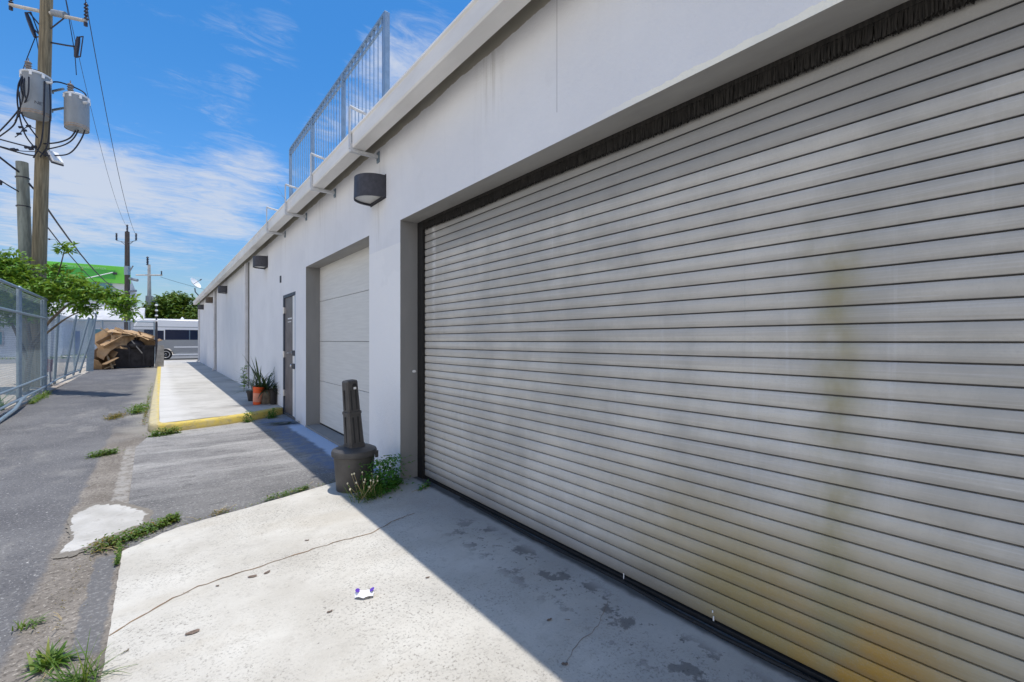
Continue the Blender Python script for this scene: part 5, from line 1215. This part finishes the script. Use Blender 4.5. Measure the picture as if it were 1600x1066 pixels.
for L in leads:
    k_ = leads.index(L)
    k_ -= 3
    if k_ < 4: L = [(a + 0.14, b_ - 0.12, c_ - 0.2) for a, b_, c_ in L]
    elif k_ < 10: L = [(a + 0.06, b_ - 0.05, c_ - 0.2) for a, b_, c_ in L]
    elif k_ == 10: L = [(a + 0.14, b_ - 0.12, c_ - 0.18) for a, b_, c_ in L]
    b = MB(); b.tube(bez(L, 8), 0.021 if k_ < 10 else 0.012, 6); local(b, 'cable', M['cable'], pole, True, OP)
for (x, y, z) in ((-3.15, 20.3, 7.46), (-3.05, 20.25, 7.42), (-2.98, 20.2, 7.5), (-3.5, 20.6, 7.42), (-3.42, 20.55, 7.40), (-3.3, 20.45, 8.1), (-3.22, 20.4, 8.0), (-3.12, 20.35, 8.15), (-3.35, 20.5, 7.9)):
    b = MB(); b.tube([(x - 0.05, y, z), (x + 0.05, y - 0.04, z + 0.02)], 0.035, 6); local(b, 'cable_clamp', M['cable'], pole, False, OP)
b = MB(); Mf = Matrix.Translation((-2.50, 20.05, 7.25)) @ Matrix.Rotation(R(35), 4, 'Z') @ Matrix.Rotation(R(-38), 4, 'X'); b.box(-0.13, 0.13, -0.05, 0.05, -0.22, 0.22, 0.01, Mf); b.tube([(PX(7.2), 20.3, 7.3), (-2.5, 20.08, 7.3)], 0.03, 6); local(b, 'floodlight', M['white'], pole, False, OP)
b = MB(); b.box(-0.155, 0.155, 0.02, 0.07, -0.25, 0.25, 0.006, Mf); local(b, 'floodlight_frame', M['lamp_body'], pole, False, OP)

st = thing('utility_pole', 'short grey green stub pole, flat topped, beside the transformer pole', 'utility pole', (-3.22, 20.65, 0.1))
b = MB(); b.tube([(0.03, -0.02, -0.2), (0.0, 0, 3.5), (-0.1, 0.05, 7.0)], [0.17, 0.16, 0.145], 16); b.build('shaft', M['wood_stub'], st, True)
for q in ((-0.09, 0.05, 6.5), (-0.07, 0.04, 5.6)): b = MB(); b.lathe([(0.17, 0), (0.17, 0.03)], 16, Matrix.Translation(q), True); b.build('strap', M['insul'], st)

def power_line(label, pts, r=0.014, beads=()):
    o = thing('power_line', label, 'power line', tuple(pts[0]), group='overhead lines'); O = tuple(pts[0])
    b = MB(); b.tube(pts, r, 5); local(b, 'wire', M['cable'], o, True, O)
    if beads:
        b = MB()
        for f in beads:
            p = Vector(pts[int(f * (len(pts) - 1))]); b.lathe([(0.03, -0.09), (0.04, 0), (0.03, 0.05)], 6, Matrix.Translation(p - Vector((0, 0, 0.04))))
        local(b, 'hanger', M['cable'], o, False, O)
    return o
power_line('thin high line from the crossarm insulator to the far dark pole', sagline((-1.74, 19.5, 12.1), (-1.45, 50.6, 10.75), 1.0), 0.012)
power_line('faint high line from above the transformers to the far dark pole top', sagline((-2.3, 19.9, 12.6), (-1.97, 51.0, 11.2), 1.1), 0.008)
power_line('thin line rising off the insulator at the right arm tip out of view', sagline((-1.74, 19.5, 12.1), (-1.5, 2, 13.2), 0.5), 0.012)
power_line('thick black cable sloping down from the transformer pole to the far pole', sagline((-2.80, 20.3, 5.85), (-1.95, 50.9, 5.7), 0.75), 0.028)
power_line('thinner black cable just under the thick one', sagline((-2.80, 20.3, 5.25), (-1.95, 50.9, 5.2), 0.75), 0.019)
power_line('black service cable reaching the stub pole from the left edge, upper one', sagline((-5.2, 19.3, 8.6), (-3.30, 20.62, 6.7), 0.12), 0.03, (0.3, 0.36))
power_line('black service cable with hanging clips reaching the stub pole, lower one', sagline((-5.2, 19.3, 7.7), (-3.30, 20.62, 6.1), 0.15), 0.02, (0.45, 0.55, 0.65, 0.75, 0.85))
power_line('short black link cable between stub pole and transformer pole', sagline((-3.15, 20.6, 6.45), (-2.84, 20.4, 6.15), 0.06, 6), 0.03)

p2 = thing('utility_pole', 'dark wooden pole with three upright insulators beyond the cross street', 'utility pole', (-1.97, 51.0, 0.25))
b = MB(); b.tube([(0, 0, -0.2), (0, 0, 10.6)], [0.23, 0.165], 14); b.build('shaft', M['wood_dark'], p2, True)
b = MB(); b.tube([(-0.72, 0.5, 9.85), (0.0, -0.05, 9.65), (0.60, -0.5, 9.85)], 0.03, 6); b.tube([(-0.45, 0.3, 9.78), (0, 0, 9.35), (0.4, -0.3, 9.78)], 0.025, 6); b.build('crossarm', M['galv'], p2, True)
for q in ((-0.72, 0.5, 9.87), (0.60, -0.5, 9.87), (0, 0, 10.6)): insul_at(q, p2, (0, 0, 0), 0.62, 0.09)
b = MB(); b.lathe([(0.22, 0), (0.22, 0.75)], 14, Matrix.Translation((0, 0, 6.9))); b.build('metal_sleeve', M['galv'], p2)
for pts_, r_ in (([(0.15, -0.1, 6.6), (0.7, -0.5, 6.45)], 0.12), ([(0.15, -0.1, 5.5), (0.6, -0.45, 5.55)], 0.10), ([(0.15, -0.1, 7.2), (0.4, -0.3, 7.7)], 0.05)): b = MB(); b.tube(pts_, r_, 8); b.build('pole_fitting', M['tank'], p2, True)
p3 = thing('utility_pole', 'slender concrete pole with a single crossarm, farthest pole', 'utility pole', (-0.74, 74.2, 0.25))
b = MB(); b.tube([(0, 0, -0.2), (0.03, 0, 7.0)], [0.5, 0.38], 8); b.build('lower_shaft', M['conc_pole'], p3); b = MB(); b.tube([(0.03, 0, 7.0), (0.0, 0, 11.0)], [0.22, 0.16], 10); b.build('upper_shaft', M['conc_pole'], p3)
b = MB(); b.tube([(-1.3, 0.9, 9.65), (1.3, -0.9, 9.65)], 0.10, 6); b.build('crossarm', M['conc_pole'], p3)
insul_at((-0.15, 0, 10.9), p3, (0, 0, 0), 1.1, 0.16); insul_at((1.25, -0.88, 9.7), p3, (0, 0, 0), 0.5, 0.1)
b = MB(); b.box(0.30, 0.75, -0.2, 0.2, 4.3, 6.6, 0.05); b.build('riser_pipe', M['tank'], p3)
power_line('faint line falling from the farthest pole behind the round tree', sagline((0.4, 73.6, 9.7), (14, 66, 6.5), 0.5), 0.02)

# ------------------------------------------------------------------ trees
def tree_from(name, label, base, branches, leaf_pts, n_leaf, L, m, seed, spread, bark=True):
    t = thing(name, label, 'tree', base); O = Vector(base); b = MB()
    for pts, r0, r1 in branches:
        P = bez(pts, 6); n = len(P); b.tube([p - O for p in P], [r0 + (r1 - r0) * i / (n - 1) for i in range(n)], 7)
    b.build('trunk', M['bark'], t, True)
    rnd = random.Random(seed); b = MB()
    for (c, r, wgt) in leaf_pts:
        c = Vector(c) - O
        for i in range(int(n_leaf * wgt)):
            d0 = rdir(rnd, -1, 1); p = c + d0 * r * rnd.random() ** 0.45 * Vector((1, 1, 0.8)).x
            k = rnd.randint(3, 6); ax = rdir(rnd, -0.4, 0.6)
            for j in range(k):        # a sprig: several leaves on one twig
                d = (ax + rdir(rnd, -0.6, 0.5) * 0.8).normalized(); l = rnd.uniform(0.65, 1.15) * L
                leaf_quad(b, p + ax * 0.05 * j, d, Vector((0, 0, 1)) + rdir(rnd, -.3, .3) * 0.5, l, l * rnd.uniform(0.38, 0.55), 0.2, rnd.uniform(0.0, 0.45))
    b.build('crown', m, t); return t
base = (-2.95, 18.9, 0.05)
br = [([base, (-2.9, 18.85, 0.7), (-2.78, 18.75, 1.5)], 0.07, 0.055),
      ([(-2.82, 18.78, 1.2), (-2.95, 18.9, 2.2), (-3.2, 19.1, 3.3)], 0.05, 0.02),
      ([(-2.78, 18.75, 1.5), (-2.35, 18.2, 2.1), (-1.85, 17.7, 2.6), (-1.2, 16.9, 2.85), (-0.95, 16.5, 2.75)], 0.045, 0.012),
      ([(-2.8, 18.77, 1.35), (-2.4, 18.1, 1.75), (-1.95, 17.6, 2.15), (-1.55, 17.1, 2.35)], 0.035, 0.012),
      ([(-2.9, 18.85, 2.0), (-2.45, 18.5, 2.8), (-2.2, 18.25, 3.5), (-2.05, 18.15, 4.25)], 0.035, 0.010),
      ([(-2.9, 18.85, 0.9), (-3.3, 19.3, 2.0), (-3.9, 19.8, 3.2)], 0.05, 0.02),
      ([(-1.2, 16.9, 2.85), (-0.85, 16.3, 2.70), (-0.68, 16.0, 2.32)], 0.014, 0.007)]
lp = [((-3.5, 19.3, 3.65), 0.50, 1.2), ((-3.2, 19.0, 3.35), 0.50, 1.2), ((-2.95, 18.85, 3.0), 0.45, 1.2), ((-4.0, 19.7, 3.7), 0.6, 1.2), ((-2.75, 18.6, 2.75), 0.42, 1.0), ((-2.5, 18.4, 3.0), 0.40, 0.9), ((-3.6, 19.4, 2.9), 0.55, 1.0), ((-4.3, 19.9, 3.0), 0.6, 0.9),
      ((-2.35, 18.2, 2.85), 0.38, 0.65), ((-2.1, 17.95, 2.95), 0.34, 0.6), ((-1.85, 17.65, 3.05), 0.34, 0.55), ((-1.6, 17.3, 2.92), 0.30, 0.5), ((-1.75, 17.4, 2.6), 0.26, 0.45), ((-1.35, 17.0, 2.82), 0.26, 0.42), ((-1.1, 16.7, 2.72), 0.24, 0.36), ((-0.88, 16.4, 2.66), 0.22, 0.34), ((-0.72, 16.1, 2.48), 0.22, 0.4), ((-0.62, 15.95, 2.28), 0.18, 0.22),
      ((-1.55, 17.1, 2.38), 0.20, 0.3), ((-2.06, 18.15, 4.15), 0.16, 0.16), ((-2.3, 18.35, 3.5), 0.20, 0.25), ((-2.55, 18.5, 2.35), 0.3, 0.35), ((-3.0, 18.9, 2.5), 0.4, 0.6), ((-3.4, 19.2, 2.3), 0.45, 0.5)]
tree_from('broadleaf_tree', 'small glossy leaved tree reaching over the fence into the alley', base, br, lp, 150, 0.165, M['leaf'], 51, 0.3)
def far_tree(label, x, y, h, r, seed, n=1500, L=0.34, z0=0.25):
    rnd = random.Random(seed); base = (x, y, z0)
    brs = [([base, (x + 0.05, y, z0 + h * 0.25), (x, y, z0 + h * 0.55)], r * 0.09, r * 0.05)]
    lps = []
    for i in range(26):
        d = rdir(rnd, -0.35, 1.0); c = (x + d.x * r * 0.72, y + d.y * r * 0.72, z0 + h * 0.56 + d.z * h * 0.36); lps.append((c, r * rnd.uniform(0.24, 0.4), rnd.uniform(0.6, 1.3)))
        if i % 3 == 0: brs.append(([(x, y, z0 + h * 0.35), ((x + c[0]) / 2, (y + c[1]) / 2, z0 + h * 0.5), c], r * 0.04, r * 0.012))
    return tree_from('broadleaf_tree', label, base, brs, lps, n / 26 / 4.5, L, M['leaf_far'], seed, 0.4)
far_tree('dense round dark green tree behind the van', 2.1, 71, 6.9, 3.6, 61, 16000, 0.5)
far_tree('lower dark green tree mostly hidden behind the warehouse corner', 6.2, 66, 6.2, 3.4, 62, 9000, 0.5)
far_tree('bushy tree at the back of the sandy yard, low and dark', -9.5, 50, 5.0, 2.6, 63, 6000, 0.4)

# ------------------------------------------------------------------ buildings behind
def text_mesh(name, s, size, m, parent, loc, rot, ext=0.01):
    cu = bpy.data.curves.new(name, 'FONT'); cu.body = s; cu.size = size; cu.extrude = ext
    to = bpy.data.objects.new('tmp', cu); col.objects.link(to); bpy.context.view_layer.update()
    me = bpy.data.meshes.new_from_object(to.evaluated_get(bpy.context.evaluated_depsgraph_get())); bpy.data.objects.remove(to)
    me.materials.append(m); o = bpy.data.objects.new(name, me); col.objects.link(o); o.parent = parent; o.location = loc; o.rotation_euler = rot; return o
sb = thing('storage_building', 'lime green topped building with white walls and teal glazing', 'building', (-2.12, 60.3, 0.25))
b = MB(); b.box(-12, 0, 0, 22, -0.3, 7.0); b.build('wall', M['far_white'], sb)
b = MB(); b.box(-12.0, -0.0, 0.0, 22, 7.001, 7.75); b.build('parapet', M['far_white'], sb)
b = MB(); b.box(-12.2, 0.06, -0.3, -0.004, 7.02, 8.7, 0.02); b.build('green_fascia', M['green'], sb)
b = MB(); b.box(-4.7, -1.1, -0.36, -0.304, 7.40, 8.25); b.build('sign_panel', M['green_dark'], sb)
text_mesh('sign_lettering', 'Extra Space Storage', 0.36, M['green_text'], sb, (-4.7, -0.32, 8.30), (R(90), 0, 0), 0.015)
b = MB(); b.box(-7.0, -1.35, -0.05, -0.003, 5.3, 6.95); b.build('glazing', M['teal_glass'], sb)
b = MB()
for z in (1.6, 3.2, 4.8, 6.3): b.box(-1.3, -0.001, -0.012, -0.002, z, z + 0.07); b.box(0.002, 0.012, 0.0, 22, z, z + 0.08)
for y in (3.5, 7, 10.5, 14, 17.5): b.box(0.0025, 0.0115, y, y + 0.09, 0, 7.0)
b.build('score_line', M['far_band'], sb)
b = MB(); b.tube([(-3.9, -0.6, 7.0), (-1.25, -0.9, 8.0)], 0.045, 6); b.build('sign_arm', M['white'], sb)
b = MB(); b.box(-1.3, -0.95, -0.7, -0.35, 7.85, 8.05, 0.02); b.build('sign_lamp', M['lamp_body'], sb)
tw = thing('office_tower', 'distant teal glass office block low on the horizon', 'building', (-0.3, 254, 0.25))
b = MB(); b.box(-3.2, 3.2, 0, 9, -0.3, 18.4); b.build('wall', M['tower'], tw)
b = MB()
for z in range(2, 18, 2): b.box(-3.1, 3.1, -0.12, -0.01, z, z + 0.5)
b.build('window_strip', M['teal_glass'], tw)
b = MB(); b.box(-3.35, 3.35, -0.15, 9.1, 18.401, 18.9); b.build('roof_edge', M['tower'], tw)
hs = thing('house', 'pale blue white house across the sandy yard, low pitched roof', 'house', (-5.6, 54.5, 0.25))
def siding(b, x0, x1, y, z0, z1, pitch=0.2):
    z = z0
    while z < z1 - 1e-3:
        b.face([(x0, y, z), (x1, y, z), (x1, y + 0.03, min(z + pitch, z1)), (x0, y + 0.03, min(z + pitch, z1))]); b.face([(x0, y, z), (x0, y + 0.03, z), (x1, y + 0.03, z), (x1, y, z)]); z += pitch
b = MB(); siding(b, -3.5, 4.3, -0.04, -0.05, 3.1); b.box(-3.5, 4.3, 0, 6, -0.1, 3.12); b.build('wall', M['house_white'], hs)
b = MB(); b.prism([(-0.5, 3.13), (3.0, 4.5), (6.5, 3.13)], -3.9, 4.7, 'x'); b.build('roof', M['roof_red'], hs)
for (x0, x1, z0, z1) in ((-2.6, -1.5, 1.1, 2.3), (1.0, 2.0, 1.1, 2.3)):
    b = MB(); b.box(x0 - 0.08, x1 + 0.08, -0.09, -0.041, z0 - 0.08, z1 + 0.08); w_ = b.build('window', M['white'], hs); b = MB(); b.box(x0, x1, -0.1, -0.091, z0, z1); b.build('pane', M['teal_glass'], w_)
b = MB(); b.box(-0.6, 0.35, -0.09, -0.041, 0, 2.1); b.build('door', M['blue_plastic'], hs)
sd_ = thing('shed', 'long low shed with pale lapped walls at the left edge', 'shed', (-8.8, 48.2, 0.25), (0, 0, R(-8)))
b = MB(); siding(b, -3.5, 2.9, -0.04, -0.05, 2.85); b.box(-3.5, 2.9, 0, 4, -0.1, 2.86); b.build('wall', M['house_white'], sd_)
b = MB(); b.prism([(-0.3, 2.87), (4.3, 2.87), (4.3, 3.0), (-0.3, 3.25)], -3.7, 3.1, 'x'); b.build('roof', M['far_white'], sd_)
b = MB(); b.box(-1.2, 0.2, -0.09, -0.041, 0.9, 2.0); w_ = b.build('window', M['far_band'], sd_); b = MB(); b.box(-1.1, 0.1, -0.1, -0.091, 1.0, 1.9); b.build('pane', M['teal_glass'], w_)
# grass verge in front of the house
rnd = random.Random(71); b = MB()
for i in range(2600):
    x = rnd.uniform(-12, -2.9); y = rnd.uniform(46.5, 53.2) if x > -9 else rnd.uniform(44, 47); blade(b, Vector((x, y, hz(y) - 0.03)), rdir(rnd, 0.4, 0.95), rnd.uniform(0.12, 0.34), 0.05, 0.5, 2)
g = b.build('grass_verge', M['weed']); g['kind'] = 'stuff'; tag(g, 'strip of green grass along the foot of the pale house', 'grass')
# things standing in the yard behind the fence
t = thing('storage_crate', 'blue grey plastic crate standing in the yard behind the fence', 'crate', (-3.42, 20.75 + 1.1, hz(21.8) - 0.03), (0, 0, R(12)))
b = MB(); b.box(-0.17, 0.17, -0.17, 0.17, 0.25, 0.92, 0.02); b.build('body', M['slate_blue'], t); b = MB(); b.box(-0.19, 0.19, -0.19, 0.19, 0.921, 0.97, 0.01); b.build('lid', M['slate_blue'], t); b = MB(); b.box(-0.2, 0.2, -0.2, 0.2, 0.0, 0.249, 0.01); b.build('plinth', M['conc_post'], t)
t = thing('plastic_chair', 'faded red plastic chair behind the fence next to the crate', 'chair', (-3.0, 20.9, hz(21) - 0.03), (0, 0, R(-30)))
b = MB(); b.box(-0.22, 0.22, -0.22, 0.22, 0.42, 0.46, 0.015); b.build('seat', M['red_plastic'], t)
b = MB(); b.box(-0.22, 0.22, 0.19, 0.225, 0.461, 0.85, 0.012, Matrix.Rotation(R(-4), 4, 'X')); b.build('backrest', M['red_plastic'], t)
for sx in (-0.19, 0.19):
    for sy in (-0.19, 0.19): b = MB(); b.tube([(sx * 1.1, sy * 1.1, 0), (sx, sy, 0.42)], 0.02, 8); b.build('leg', M['red_plastic'], t)
tuft('bushy_weed', 'dark green bush of weeds inside the fence at the left edge', -2.95, 14.6, 0.0, 160, 0.55, 0.04, M['weed_dark'], 72, 0.7, 0, 0.14, 'bush')
# bird
t = thing('bird', 'small dark bird gliding high beyond the power cables', 'bird', (-4.15, 31.6, 6.5), (R(10), 0, R(20)))
b = MB(); b.lathe([(0.002, -0.16), (0.035, -0.08), (0.045, 0), (0.03, 0.08), (0.022, 0.11), (0.028, 0.13), (0.004, 0.17)], 10, Matrix.Rotation(R(-90), 4, 'X'))
b.build('body', M['bird'], t, True)
for sx in (-1, 1):
    b = MB(); b.prism([(0.02 * sx, 0.06), (0.14 * sx, 0.07), (0.27 * sx, 0.0), (0.15 * sx, -0.03), (0.03 * sx, -0.05)], -0.004, 0.006, 'z', Matrix.Rotation(R(-8 * sx), 4, 'Y')); b.build('wing', M['bird'], t)
b = MB(); b.prism([(-0.015, -0.14), (0.015, -0.14), (0.045, -0.24), (-0.045, -0.24)], -0.003, 0.004); b.build('tail', M['bird'], t)
